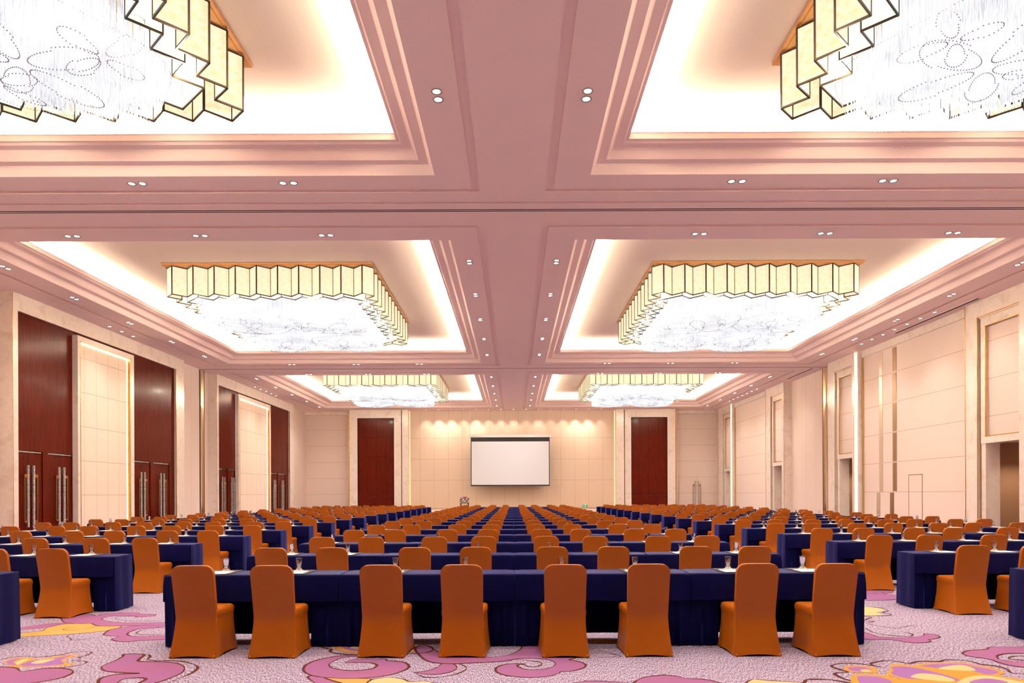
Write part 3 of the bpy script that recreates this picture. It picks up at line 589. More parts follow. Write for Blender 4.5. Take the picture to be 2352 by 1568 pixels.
def portal_right(y0, y1, op, which, near_glow, dark_door=False):
    """marble portal on the right wall, from near edge y0 to far edge y1; op = opening y range"""
    X = 15.55; a, c = op
    m = MB(); m.box(X, 16.0, c+.30, y1, 0, CEIL); m.box(X, 16.0, y0, c+.30, 7.42, CEIL); m.box(X, 16.0, y0, a, 0, 7.42)
    root = S(m, tname(), M['marble'], 'tall marble frame over the %s opening on the right' % which, 'frame')
    g = MB(); g.box(X+.10, 15.999, c+.20, c+.30, 0, 7.42); g.box(X-.008, X, c+.27, c+.30, 0, 7.42); g.box(X-.008, X, a, c+.30, 7.40, 7.43); g.box(X-.01, X, y1-.03, y1, 0, CEIL-.01); g.box(X-.01, X, y0, y0+.03, 0, CEIL-.01)
    tag(g.build('gold_edge', M['gold'], root), 'polished brass reveal')
    i = MB(); xi = X+.06
    i.box(xi, 16.0, c, c+.20, 3.2, 7.36); i.box(xi, 16.0, a, c, 7.1, 7.36); i.box(xi, 16.0, a, c, 3.2, 3.42); i.box(15.63, 16.0, c, c+.2, 0, 3.2); i.box(15.56, 16.0, a, c+.2, 7.36, 7.42)
    i.build('inner_frame', M['marble'], root)
    g = MB(); g.box(xi-.005, xi+.05, c-.03, c, 3.42, 7.1); g.box(xi-.005, xi+.05, a, c, 7.07, 7.1); g.box(xi-.005, xi+.05, a, c, 3.42, 3.45)
    tag(g.build('inner_gold_edge', M['gold'], root), 'thin brass edge')
    p = MB(); p.box(15.72, 16.0, a, c, 3.42, 7.1); p.build('fabric_panel', M['panel'], root)
    r = MB(); r.box(15.70, 16.1, c-.002, c+.0, 0, 3.2); r.build('reveal', M['marble'], root)
    if near_glow:
        l = MB(); l.box(X+.002, 15.95, y0-.05, y0-.004, 0, CEIL-.02); tag(l.build('lit_frame_side', M['lit_side'], root), 'frame side lit by a hidden strip, glow put into its material')  # lit side of the frame, its light given as emission
        l = MB(); l.box(X, 16.0, y0-.33, y0-.28, 0, CEIL-.02); l.build('channel_edge', M['marble'], root)
    if dark_door:
        l = MB(); l.box(16.5, 17.9, c+.92, c+.99, 0, 2.35); tag(l.build('dark_door_leaf', M['door_dark'], root), 'dark brown corridor door')
portal_right(20.4, 23.5, OPEN[0], 'nearest', False)
portal_right(31.15, 33.8, OPEN[1], 'second', True)
portal_right(39.25, 42.1, OPEN[2], 'third', False, True)
portal_right(48.9, 51.9, OPEN[3], 'farthest', True)
for (a, c, which) in ((23.5, 30.8, 'nearer'), (42.1, 48.55, 'farther')):
    m = MB(); m.box(15.78, 16.0, a+.02, c-.02, 0, 7.66); root = S(m, tname(), M['panel'], 'wide beige fabric wall section on the right, %s bay' % which, 'panel')
    m = MB(); m.box(15.72, 16.0, a+.01, c-.01, 7.66, CEIL); m.build('marble_header', M['marble'], root)
    g = MB(); g.box(15.72, 15.78, a+.02, a+.07, 0, 7.66); g.box(15.72, 15.78, c-.07, c-.02, 0, 7.66); g.build('gold_edge', M['gold'], root)
    if which == 'nearer':
        for yc, mt, nm, dy in ((28.25, 'bronze', 'bronze', 0), (29.3, 'pale_metal', 'champagne', 0)):
            for q in range(6):
                z0 = 0 if q == 0 else 1.61+1.24*(q-1)+.03; z1 = 1.61+1.24*q-.03
                yo = yc+.22 if q == 0 else yc
                i = MB(); i.box(15.765, 15.785, yo-.14, yo+.14, z0+.01, min(z1, 7.6)); tag(i.build('inlay_strip', M[mt], root), 'vertical %s coloured inlay' % nm)
        i = MB()
        i.box(15.772, 15.785, 26.35, 26.38, .02, 2.3); i.box(15.772, 15.785, 27.25, 27.27, .02, 2.3); i.box(15.772, 15.785, 26.35, 27.27, 2.28, 2.3)
        i.build('concealed_door_outline', M['bronze'], root)
# front wall portals
for (x0, x1, i0, i1, nm) in ((-12.38, -8.48, -11.82, -8.98, 'left'), (8.4, 12.2, 8.84, 11.65, 'right')):
    m = MB(); Y = 51.5
    m.box(x0, i0, Y, 52.1, 0, 7.38); m.box(i1, x1, Y, 52.1, 0, 7.38); m.box(x0, x1, Y, 52.1, 7.38, CEIL)
    root = S(m, tname(), M['marble'], 'marble frame around the dark wood panel %s of the stage' % nm, 'frame')
    g = MB()
    for x in (i0, i1): g.box(x-.03, x+.03, Y-.012, Y, 0, 7.4)
    g.box(i0, i1, Y-.012, Y, 7.36, 7.41); g.build('pale_edge', M['white'], root)
    m = MB(); ncol = 4; nrow = 5
    cw = (i1-i0)/ncol; rh = 7.38/nrow
    for a in range(ncol):
        for c in range(nrow):
            m.box(i0+a*cw+.004, i0+(a+1)*cw-.004, 51.72-.004*((a+c) % 2), 52.1, c*rh+.004, (c+1)*rh-.004)
    S(m, tname(), M['wood'], 'glossy dark mahogany wall panel %s of the stage' % nm, 'panelling')
for (x0, x1, nm) in ((-8.40, -7.93, 'left'), (7.72, 8.32, 'right')):
    m = MB(); m.box(x0, x1, 51.4, 52.1, 0, CEIL); S(m, tname(), M['marble'], 'slim marble pilaster at the %s edge of the stage wall' % nm, 'pilaster')
    l = MB(); xe = x1 if x0 < 0 else x0; s = 1 if x0 < 0 else -1
    l.box(xe+s*.02, xe+s*.04, 52.06, 52.08, .6, CEIL-.03); tag(S(l, tname(), M['led_yellow'], 'thin warm light strip beside the %s stage pilaster' % nm, 'light strip'), None)
for (x0, x1, nm) in ((-12.6, -12.44, 'left'), (12.26, 12.42, 'right')):
    m = MB(); m.box(x0, x1, 51.9, 52.1, 0, CEIL, 0); m.box(x0+.04, x1-.04, 51.88, 51.9, 0, CEIL, 1); S(m, tname(), [M['marble'], M['gold']], 'narrow moulding beside the %s corner panels' % nm, 'moulding')
double_door((14.1, 52.66, 0), 'F', 2.7, M['panel'], 'beige double door flush with the wall right of the stage', True)

# ------------------------------------------------------------ stage, screen, flowers, sign
m = MB(); m.box(-7.91, 7.70, 48.4, 52.08, 0, .53, 0); m.box(-7.9, 7.69, 48.45, 52.08, .53, .545, 1)
tag(m.build('stage', [M['stage'], M['stage_floor']]), 'low white fronted stage along the far wall', 'stage')
sc = thing('projection_screen', 'large white projection screen hanging in front of the beige stage wall', 'projection screen', (-.25, 51.0, 0))
m = MB(); m.box(-3.06, 3.06, -.08, .08, 5.83, 6.03); m.build('screen_housing', M['white'], sc)
m = MB(); m.box(-2.95, 2.95, .0, .012, 2.24, 5.83); m.build('black_border', M['black'], sc)
m = MB(); m.box(-2.89, 2.89, -.006, -.001, 2.29, 5.52); m.build('screen_surface', simple('screen_white', (.80, .82, .88), .7), sc)
m = MB(); m.box(-2.95, 2.95, -.03, .03, 2.19, 2.25); m.build('bottom_bar', M['black'], sc)
m = MB()
for q in range(26):
    z = 6.03+q*(CEIL-.01-6.03)/26
    m.tube([(-3.0+.03*(-1)**q, 0, z), (-3.0-.03*(-1)**q, 0, z+(CEIL-.01-6.03)/26)], .012, 5)
m.build('cable', M['white'], sc)
fs = thing('flower_stand', 'small dark legged stand on the stage, left of the screen', 'stand', (-3.55, 49.3, .545))
m = MB(); m.box(-.3, .3, -.25, .25, .40, .44); m.build('stand_top', M['dark'], fs)
for sx in (-1, 1):
    for sy in (-1, 1):
        m = MB(); m.box(sx*.27-.03, sx*.27+.03, sy*.22-.03, sy*.22+.03, 0, .40); m.build('leg', M['dark'], fs)
fw = thing('flower_arrangement', 'pink and white flower bouquet with green leaves on the small stand', 'flowers', (-3.55, 49.3, .985))
m = MB(); m.lathe([(.10, 0), (.13, .06), (.12, .12)], 14); m.build('bowl', M['white'], fw, smooth=True)
greens = simple('leaf_green', (.03, .07, .015), .5)
for q in range(34):
    a = random.uniform(0, 2*PI); r = random.uniform(.12, .38); z = random.uniform(.05, .36); m = MB()
    c = Vector((r*math.cos(a), r*math.sin(a)*.7, z)); d = Vector((math.cos(a), math.sin(a), random.uniform(-.3, .5))).normalized(); sd = d.cross(Vector((0, 0, 1))).normalized()
    pts = [c-d*.1, c+sd*.035, c+d*.12, c-sd*.035]; up = Vector((0, 0, .008))
    m.loft([[p-up for p in pts], [p+up for p in pts]]); m.build('leaf', greens, fw)
pinks = [simple('petal_pink', (.75, .35, .45), .5), simple('petal_white', (.9, .82, .82), .5), simple('petal_plum', (.30, .04, .10), .5)]
for q in range(44):
    a = random.uniform(0, 2*PI); r = .32*math.sqrt(random.random()); z = .17+.22*(1-(r/.32)**2)+random.uniform(-.03, .03)
    m = MB(); rr = random.uniform(.05, .08); cc_ = (r*math.cos(a), r*math.sin(a))
    m.lathe([(rr*.3, z-rr*.6), (rr*.9, z-rr*.1), (rr, z+rr*.25), (rr*.7, z+rr*.55), (rr*.75, z+rr*.3), (rr*.2, z+rr*.2)], 9, 0, cc_)
    m.build('blossom', pinks[q % 3], fw, smooth=True)
ex = thing('exit_sign', 'small green exit sign on the beige wall just above the stage', 'sign', (5.42, 52.08, .665))
m = MB(); m.box(-.24, .24, -.05, .02, -.11, .11); m.build('sign_case', M['white'], ex)
m = MB(); m.box(-.22, .22, -.056, -.05, -.095, .095); m.build('green_face', simple('exit_green', (.01, .25, .10), .5, emit=.25, ecol=(.02, .6, .25)), ex)
m = MB(); wz = -.062
def sq(x0, x1, z0, z1): m.box(x0, x1, wz, -.056, z0, z1)
sq(-.03, .09, -.08, .08)                                  # doorway
m.build('doorway_symbol', M['paper'], ex)
m = MB(); wz = -.068
m.tube([(-.01, -.064, .02), (.01, -.064, -.02), (-.02, -.064, -.06)], .008, 5); m.tube([(.01, -.064, -.02), (.04, -.064, -.03), (.04, -.064, -.065)], .008, 5)
m.tube([(-.03, -.064, .0), (-.01, -.064, .02), (.03, -.064, .01)], .006, 5); m.lathe([(.012, .04), (.012, .06)], 8, 0, (.0, -.064))
m.build('running_figure', greens, ex)
m = MB(); m.face([(-.2, -.06, 0), (-.15, -.06, .05), (-.15, -.06, -.05)]); m.box(-.15, -.08, -.062, -.056, -.015, .015); m.build('arrow', M['paper'], ex)

# ------------------------------------------------------------ ceiling fittings
m1 = MB(); m1.loft([[(r*math.cos(2*PI*k/20), r*math.sin(2*PI*k/20), z) for k in range(20)] for r, z in ((.062, 0), (.062, -.006), (.082, -.012), (.090, -.004), (.090, 0))], 0, False, False)
ringM = m1.mesh('trim_ring', M['ring'], True)
m1 = MB(); m1.lathe([(.058, .006), (.062, -.002), (.03, -.010), (.001, -.012)], 16); lensM = m1.mesh('lens', M['lens'], True)
def downlight(x, y, label, group, z=CEIL):
    t = thing('ceiling_downlight', label, 'downlight', (x, y, z-.001), 0, group)
    obj('trim_ring', ringM, t); obj('lens', lensM, t)
    return t
PAIRG = 'paired downlights around the coffers'
bayn = ['nearest', 'middle', 'farthest']
def pairs_x(ylist, bay, end):   # pairs lying side by side
    for s, sn in ((-1, 'left'), (1, 'right')):
        for i, X in enumerate((4.6, 7.7, 10.85)):
            pair_lamp(s*X, ylist)
            for q, e in ((-.11, 0), (.11, 1)):
                inner = (q < 0) if s > 0 else (q > 0)
                downlight(s*X+q*1.0, ylist, '%s downlight of the %s pair from the centre, %s edge of %s %s coffer' % ('inner' if inner else 'outer', ORD[i], end, bay, sn), PAIRG)
def pair_lamp(x, y): lamp('SPOT', 'downlight_pair_lamp', (x, y, CEIL-.04), (0, 0, 0), DOWN_W, (1, .93, .84), spot_size=math.radians(110), spot_blend=.9, shadow_soft_size=.12)
pairs_x(14.0, 'nearest', 'far'); pairs_x(16.82, 'middle', 'near'); pairs_x(33.45, 'middle', 'far'); pairs_x(36.2, 'farthest', 'near')
def pairs_y(X, Ys, bay, edge):
    for s, sn in ((-1, 'left'), (1, 'right')):
        for i, Y in enumerate(Ys):
            pair_lamp(s*X, Y)
            for q, e in ((-.11, 'nearer'), (.11, 'farther')):
                downlight(s*X, Y+q, '%s downlight of the %s pair along the %s edge, %s %s coffer' % (e, ORD[i], edge, bay, sn), PAIRG)
pairs_y(1.2, (10.95,), 'nearest', 'centre'); pairs_y(1.2, (18.8, 21.9, 25.0, 28.1, 31.3), 'middle', 'centre'); pairs_y(1.2, (37.2, 40.3, 43.3, 46.3, 49.3), 'farthest', 'centre')
pairs_y(14.2, (19.1, 22.1, 25.3, 28.4, 31.4), 'middle', 'wall'); pairs_y(14.1, (37.5, 40.5, 43.5, 46.6, 49.6), 'farthest', 'wall')
for y_ in (4.8, 7.9):     # the same row of downlights goes on above and behind the viewer
    for s in (-1, 1):
        for X, ed in ((1.2, 'centre'), (14.2, 'wall')):
            pair_lamp(s*X, y_)
            downlight(s*X, y_, 'downlight above the front rows, %s edge of the nearest %s coffer, %s' % (ed, 'left' if s < 0 else 'right', {4.8: 'nearer the camera', 7.9: 'farther from the camera'}[y_]), PAIRG)
def wash(x, y, label, group, tilt, axis):
    downlight(x, y, label, group)
    rot = (tilt, 0, 0) if axis == 'y' else (0, tilt, 0)
    lamp('SPOT', 'downlight_lamp', (x, y, CEIL-.03), rot, WASH_W*random.choice((.6, 1, 1, 1.9))*(1 if axis == 'y' else 2.2), (1, .89, .70), spot_size=math.radians(66 if axis == 'y' else 46), spot_blend=1, shadow_soft_size=.03)
for i in range(15):
    wash(-6.6+i*.944, 51.4, 'small downlight over the stage wall, %s from the left' % ORD[i], 'row of downlights over the stage wall', math.radians(15), 'y')
for i, y in enumerate((25.8, 26.6, 27.4)): wash(-15.25, y, 'small downlight beside the nearer left marble frame, %s from the camera' % ORD[i], 'wall lights near the left frames', math.radians(-9), 'x')
for i, y in enumerate((40.3, 41.2, 42.1, 43.0, 43.9)): wash(-15.25, y, 'small downlight beside the farther left marble frame, %s from the camera' % ORD[i], 'wall lights near the left frames', math.radians(-9), 'x')
for i, y in enumerate((24.2, 25.05, 25.9, 26.75, 27.6, 28.45, 29.3)): wash(14.95, y, 'small downlight along the nearer right wall section, %s from the camera' % ORD[i], 'wall lights along the right wall', math.radians(14), 'x')
for i, y in enumerate((41.9, 42.8, 43.7, 44.6, 45.5, 46.4, 47.2)): wash(14.95, y, 'small downlight along the farther right wall section, %s from the camera' % ORD[i], 'wall lights along the right wall', math.radians(14), 'x')
for i, (a, c) in enumerate(((22.4, 27.4), (34.9, 38.2))):
    t = thing('air_diffuser', 'long black slot air diffuser in the ceiling, %s the viewer on the right' % ('nearest' if i == 0 else 'farther from'), 'air vent', (15.32, 0, CEIL), 0, 'slot air diffusers')
    m = MB(); m.box(-.10, .10, a, c, -.012, 0); m.build('vent_frame', M['ceiling'], t)
    m = MB(); m.box(-.045, .045, a+.06, c-.06, -.016, -.012); m.build('slot', M['black'], t)

# ------------------------------------------------------------ chandeliers
W_, D_ = 3.3, 3.75
ZT, ZB = -.08, -.98
fx = [-(W_-.33)+i*2*(W_-.33)/9 for i in range(10)]
sy = [-(D_-.33)+i*2*(D_-.33)/11 for i in range(12)]
def zig(inset, cut):
    xs_ = fx[cut:len(fx)-cut]; ys_ = sy[cut:len(sy)-cut]; A = .33; w0, d0 = W_-inset-.02, D_-inset-.02
    P = []
    def side(ts, f):
        for i, t_ in enumerate(ts):
            P.append(f(t_, 0))
            if i+1 < len(ts): P.append(f((t_+ts[i+1])/2, A))
    side(xs_, lambda t_, a: (t_, -d0+a)); side(ys_, lambda t_, a: (w0-a, t_))
    side(list(reversed(xs_)), lambda t_, a: (t_, d0-a)); side(list(reversed(ys_)), lambda t_, a: (-w0+a, t_))
    return P
LOBES = [(-1.42, -1.75, 1.62, -1.52), (1.42, -1.75, 1.62, -1.52), (-1.42, 1.5, 1.5, -1.52), (1.42, 1.5, 1.5, -1.52), (-2.2, -.15, .9, -1.34), (2.2, -.15, .9, -1.34), (0, -.1, .8, -1.30)]
def rodz(x, y):
    z = -1.10
    for (cx, cy, R, zl) in LOBES:
        r = math.hypot(x-cx, y-cy); th = math.atan2(y-cy, x-cx)
        Rr = R*(1+.05*math.cos(5*th))
        if r < Rr: z = min(z, zl+.16*(r/Rr)**3)
    return z
def chandelier(loc, label):
    t = thing('chandelier', label, 'chandelier', loc, 0, 'large crystal chandeliers')
    m = MB(); m.box(-W_, W_, -D_, D_, -.06, -.005); m.box(-W_+.06, W_-.06, -D_+.06, D_-.06, -.075, -.06)
    m.build('ceiling_plate', M['plate'], t)
    P = zig(0, 0); n = len(P); cache = {}
    for i in range(n):
        a, b = Vector(P[i]), Vector(P[(i+1) % n]); L = (b-a).length; key = round(L, 3)
        if key not in cache:
            m = MB(); m.box(.012, L-.012, -.006, .006, ZB+.012, ZT-.012); pm = m.mesh('shade_panel', M['alabaster'])
            f = MB(); e = .013
            f.box(0, L, -e, e, ZB, ZB+.028); f.box(0, L, -e, e, ZT-.022, ZT); f.box(-.004, .020, -e, e, ZB, ZT); f.box(L-.02, L+.004, -e, e, ZB, ZT)
            cache[key] = (pm, f.mesh('panel_frame', M['dark']))
        ang = math.atan2((b-a).y, (b-a).x)
        o = obj('shade_panel', cache[key][0], t); o.location = (a.x, a.y, 0); o.rotation_euler = (0, 0, ang)
        fr = obj('panel_frame', cache[key][1], o)
        if i == 0: tag(fr, 'dark bronze edge')
    P = zig(.36, 1); n = len(P); m = MB()
    for i in range(n):
        a, b = P[i], P[(i+1) % n]; d = Vector((b[0]-a[0], b[1]-a[1])).normalized(); nx, ny = -d.y*.006, d.x*.006
        for (z0, z1, w2, mt) in ((ZB+.02, ZT, 1, 0), (ZB, ZB+.026, 1.8, 1)):
            m.prism([(a[0]+nx*w2, a[1]+ny*w2), (b[0]+nx*w2, b[1]+ny*w2), (b[0]-nx*w2, b[1]-ny*w2), (a[0]-nx*w2, a[1]-ny*w2)], z0, z1, mt)
        e = .011; m.box(a[0]-e, a[0]+e, a[1]-e, a[1]+e, ZB, ZT, 1)
    ir = m.build('inner_screen', [M['inner_panel'], M['dark']], t); tag(ir, 'inner ring of lit panels', kind='stuff')
    # crystal rods
    m = MB(); st = .058; xm, ym = W_-.78, D_-.78; rnd = random.Random(3)
    nx_, ny_ = int(2*xm/st), int(2*ym/st)
    for i in range(nx_):
        for j in range(ny_):
            x = -xm+(i+.5)*st+rnd.uniform(-.016, .016); y = -ym+(j+.5)*st+rnd.uniform(-.016, .016)
            z = rodz(x, y)
            if z > -1.11 and not (abs(x) < xm-.1 and abs(y) < ym-.1): continue
            z += rnd.uniform(-.012, .012); r = .0075; k = len(m.v); th = rnd.uniform(0, 2)
            for zz in (z, -.42):
                for q in range(3): m.v.append((x+r*math.cos(th+q*2*PI/3), y+r*math.sin(th+q*2*PI/3), zz))
            for q in range(3):
                q2 = (q+1) % 3; m.f.append((k+q, k+q2, k+3+q2, k+3+q)); m.m.append(0)
            m.f.append((k+2, k+1, k)); m.m.append(0)
    o = m.build('crystal_rods', M['rods'], t); tag(o, 'curtain of hanging glowing crystal rods', kind='stuff')
    # bead outline along the rim of each lobe, then blossoms under the rods
    def bead(m, x, y, r=.013):
        z = rodz(x, y)-.022; k = len(m.v)
        m.v += [(x+r, y, z), (x, y+r, z), (x-r, y, z), (x, y-r, z), (x, y, z+r), (x, y, z-r)]
        for q1 in range(4):
            q2 = (q1+1) % 4; m.f += [(k+q1, k+q2, k+4), (k+q2, k+q1, k+5)]; m.m += [0, 0]
    for (cx, cy, R, zl) in LOBES[:4]:
        m = MB()
        for q in range(240):
            th = 2*PI*q/240; Rr = R*(1+.05*math.cos(5*th))*.985; x, y = cx+Rr*math.cos(th), cy+Rr*math.sin(th)
            if all(math.hypot(x-a, y-b) > c*.95 for (a, b, c, d) in LOBES[:4] if (a, b) != (cx, cy)): bead(m, x, y, .010)
        tag(m.build('bead_rim', M['bead'], t), 'dark beads along a lobe rim', kind='stuff')
    rnd = random.Random(5)
    for (cx, cy, R, zl) in LOBES[:4]:
        for fl_ in range(3 if True else 1):
            a0 = rnd.uniform(0, 2*PI)
            if fl_ == 0: ox, oy, pr = cx+rnd.uniform(-.3, .3), cy+rnd.uniform(-.3, .3), 1.0
            else: ox, oy, pr = cx+R*.62*math.cos(a0), cy+R*.62*math.sin(a0), .6
            m = MB(); npet = 5 if fl_ == 0 else 4
            for p in range(npet):
                pa = a0+p*2*PI/npet+rnd.uniform(-.15, .15); pl = pr*rnd.uniform(.85, 1.15); pw = pl*.2
                nb = int(2*PI*pl*.36/.045)
                for q in range(nb):
                    u = 2*PI*q/nb; lx = pl*.56+pl*.44*math.cos(u); ly = pw*math.sin(u)*(1.1 if math.cos(u) > 0 else .85)
                    x = ox+lx*math.cos(pa)-ly*math.sin(pa); y = oy+lx*math.sin(pa)+ly*math.cos(pa); z = rodz(x, y)-.022; r = .0115
                    k = len(m.v); m.v += [(x+r, y, z), (x, y+r, z), (x-r, y, z), (x, y-r, z), (x, y, z+r), (x, y, z-r)]
                    for q1 in range(4):
                        q2 = (q1+1) % 4; m.f += [(k+q1, k+q2, k+4), (k+q2, k+q1, k+5)]; m.m += [0, 0]
            tag(m.build('bead_flower', M['bead'], t), 'outline of dark beads', kind='stuff')
    return t
M['plate'] = simple('bronze_plate', (.62, .36, .14), .35, .6)
ch0 = chandelier((-CH_X, CH_Y[0], UPPER), 'nearest chandelier on the left, gold zigzag panels around white crystals')
for j, nm in enumerate(('nearest', 'middle', 'farthest')):
    for s, sn in ((-1, 'left'), (1, 'right')):
        if j == 0 and s < 0: continue
        dup(ch0, (s*CH_X, CH_Y[j], UPPER), PI if s > 0 else 0, '%s chandelier on the %s, gold zigzag panels around white crystals' % (nm, sn))

# ------------------------------------------------------------ chairs, tables and what lies on them
def chair_meshes():
    m = MB()
    R = [(.0, .230, .252, -.240, .245), (.05, .224, .246, -.228, .240), (.12, .215, .238, -.210, .232), (.22, .207, .229, -.186, .222), (.32, .202, .224, -.166, .214),
         (.385, .202, .224, -.156, .212), (.392, .206, .229, -.156, .218), (.43, .207, .229, -.155, .218), (.452, .203, .224, -.154, .212), (.463, .190, .208, -.150, .198)]
    rings = []
    for (z, xr, xf, yr, yf) in R:
        c = .028 if z < .44 else .035; ring = []
        cor = [(-xr, yr, PI), (xr, yr, 1.5*PI), (xf, yf, 0), (-xf, yf, .5*PI)]
        pts = []
        for (cx, cy, a0) in cor:
            sx = 1 if cx > 0 else -1; sy_ = 1 if cy > 0 else -1
            pts.append([(cx-sx*c+c*math.cos(a0+k*PI/6), cy-sy_*c+c*math.sin(a0+k*PI/6)) for k in range(4)])
        for i in range(4):
            ring += pts[i]; a, b = pts[i][-1], pts[(i+1) % 4][0]
            for k in range(1, 6):
                t = k/6; ring.append((a[0]+(b[0]-a[0])*t, a[1]+(b[1]-a[1])*t, 4*t*(1-t)))
        out = []
        for p in ring:
            arch = p[2] if len(p) > 2 else 0
            zz = z + (.022*arch if z == 0 else (.012*arch if z == .05 else 0))
            sh = (1-.045*arch) if .03 < z < .36 else 1
            out.append((p[0]*sh, p[1]*sh, zz))
        rings.append(out)
    m.loft(rings, 0, cap0=False, cap1=False)
    top = rings[-1]; cen = [(p[0]*.5, p[1]*.5+.005, .470) for p in top]
    m.loft([top, cen], 0, False, True)
    seat = m.mesh('seat_cover', M['orange'], True)
    m = MB(); zt = .895; w0 = .205; r = .085; rows = []
    LOW = [(.0, .230, -.244), (.05, .223, -.232), (.12, .214, -.213), (.20, .207, -.194), (.27, .202, -.180), (.33, .199, -.170)]
    zs = [z for z, a, c in LOW]+[.38, .43, .48, .55, .63, .71, .77, .81] + [zt-r+r*math.sin(a) for a in (.3, .6, .85, 1.05, 1.22, 1.36, 1.48)]
    for z in zs:
        hw = .197+(.008*(z-.335)/.5)
        if z > zt-r: hw = w0-r+math.sqrt(max(0, r*r-(z-(zt-r))**2))
        u = max(0, (z-.38)/(zt-.38)); yr = -.165-.092*u**1.15; th = .052
        low = [(a, c) for zz, a, c in LOW if zz == z]
        if low: hw, yr = low[0]; th = .012
        row = []
        K = 10
        for k in range(K+1):
            x = -hw+2*hw*k/K; q = 1-(x/hw)**2 if hw else 0; row.append((x, yr-(.010*q*min(1, max(0, (z-.36)*8)))+(0 if 0 < k < K else .006), z+(.022*q if z == 0 else 0)))
        for k in range(K, -1, -1):
            x = -hw+2*hw*k/K; q = max(0, 1-(x/hw)**2); row.append((x, yr+th+(.008*q if th > .03 else 0)-(0 if 0 < k < K else .006), z+(.022*q if z == 0 else 0)))
        rows.append(row)
    m.loft(rows, 0, False, True)
    back = m.mesh('backrest_cover', M['orange'], True); back.set_sharp_from_angle(angle=math.radians(50))
    # wrinkles where the stretch cover is pulled over the feet
    m = MB()
    for sx, y in ((-1, -.236), (1, -.236), (-1, .24), (1, .24)):
        hx = .222 if y < 0 else .244; x = sx*(hx-.012)
        m.lathe([(.006, .0), (.016, .004), (.014, .02), (.004, .032)], 8, 0, (x, y-(.002 if y < 0 else -.002)))
    feet = m.mesh('foot_pocket', M['orange'], True)
    return seat, back, feet
seatM, backM, feetM = chair_meshes()
c0 = MB()
L, DP, TZ = 1.80, .435, .75
def cloth_meshes():
    m = MB(); r = .014; hx = L/2; n = 24
    # top with soft edges and a front drop with a gently waving hem: profile in (y, z) swept along x
    rings = []
    for i in range(n+1):
        x = -hx+L*i/n; e = 1 if i in (0, n) else 0
        wv = .006*math.sin(i*1.7)+.004*math.sin(i*.9+1)
        pr = [(-.012+wv*1.4, .478+.004*math.sin(i*.8)), (-.010+wv, .56), (-.006+wv*.5, .65), (-.002, .72), (.0, TZ-r), (r*.3, TZ-r*.3), (r, TZ), (.15, TZ+.0006*math.sin(i)), (.3, TZ), (DP-r, TZ), (DP-r*.3, TZ-r*.3), (DP, TZ-r), (DP, TZ-.05)]
        zf = -.006 if e else 0
        rings.append([(x, y-(.012 if z < .7 else 0), z+zf*(1 if z > .7 else 0)) for y, z in pr])
    m.loft(rings, 0, False, False, closed=False)
    m2 = [(x, y, z) for (x, y, z) in rings[0]]
    cloth = m.mesh('tablecloth', M['navy'], True)
    def skirt(s):
        m = MB(); pts = []
        x0 = s*hx; path = [(x0-s*.29, .012)]
        for k in range(9):
            t = k/8; path.append((x0-s*.28*(1-t), .006+.012*math.sin(k*2.1)*(1 if 0 < k < 8 else 0)))
        for k in range(1, 7):
            t = k/6; path.append((x0+s*(.004+.006*math.sin(k*1.9)), .0+(DP+.003)*t))
        rings = []
        for z, fl_ in ((.012, 1.0), (.2, .8), (.4, .6), (.6, .4), (TZ-.03, .1), (TZ-.006, .02), (TZ-.0015, 0)):
            ring = []
            for k, (x, y) in enumerate(path):
                d = .017*fl_*math.sin(k*1.5+.5)
                if k < 10: ring.append((x, min(y+abs(d)*1.1, .04) if z < .48 else .010, z))
                else: ring.append((x+s*abs(d)*1.2-(s*.008 if z > TZ-.003 else 0), y, z))
            rings.append(ring)
        m.loft(rings, 0, False, False, closed=False)
        me = m.mesh('side_skirt', M['navy'], True); me.set_sharp_from_angle(angle=math.radians(48)); return me
    m = MB(); n = 20
    m.loft([[(-hx+L*i/n, DP+.004*math.sin(i*1.3)*(1-z), z) for i in range(n+1)] for z in (.055, .3, .55, TZ-.03)], 0, False, False, closed=False)
    back = m.mesh('back_skirt', M['navy'], True)
    m = MB(); m.box(-hx+.01, hx-.01, .02, DP-.02, TZ-.04, TZ-.012); board = m.mesh('tabletop', M['board'])
    return cloth, skirt(-1), skirt(1), back, board
CL = cloth_meshes()
def new_table(label):
    t = thing('banquet_table', label, 'table', (0, 0, 0), 0, 'navy draped conference tables')
    for nm, me in zip(('tablecloth', 'side_skirt', 'side_skirt', 'back_skirt', 'tabletop'), CL): obj(nm, me, t)
    return t
def new_chair(label):
    t = thing('banquet_chair', label, 'chair', (0, 0, 0), 0, 'orange covered banquet chairs')
    obj('seat_cover', seatM, t); obj('backrest_cover', backM, t); obj('foot_pocket', feetM, t)
    return t
m = MB(); m.box(-.155, .155, -.19, .19, 0, .006); padM = m.mesh('desk_pad', M['pad'])
m = MB(); m.box(-.125, .115, -.125, .115, 0, .002); paperM = m.mesh('notepaper', M['paper'])
m = MB(); m.lathe([(.028, 0), (.029, .002), (.0322, .125), (.0325, .130), (.0308, .130), (.0303, .125), (.027, .022), (.012, .020)], 20); glassM = m.mesh('drinking_glass', M['glass'], True)
m = MB(); m.lathe([(.045, 0), (.047, .001), (.045, .002)], 18); coasterM = m.mesh('paper_coaster', M['paper'], True)
ROWS = 18; PITCH = 2.2; YT = 7.04; YC = 6.805
far = {'chair': MB(), 'pad': MB(), 'paper': MB(), 'glass': MB()}
def merge(mb, me, loc, rz=0):
    i = len(mb.v); c, s = math.cos(rz), math.sin(rz)
    mb.v += [(v.co.x*c-v.co.y*s+loc[0], v.co.x*s+v.co.y*c+loc[1], v.co.z+loc[2]) for v in me.vertices]
    for p in me.polygons: mb.f.append(tuple(i+k for k in p.vertices)); mb.m.append(0)
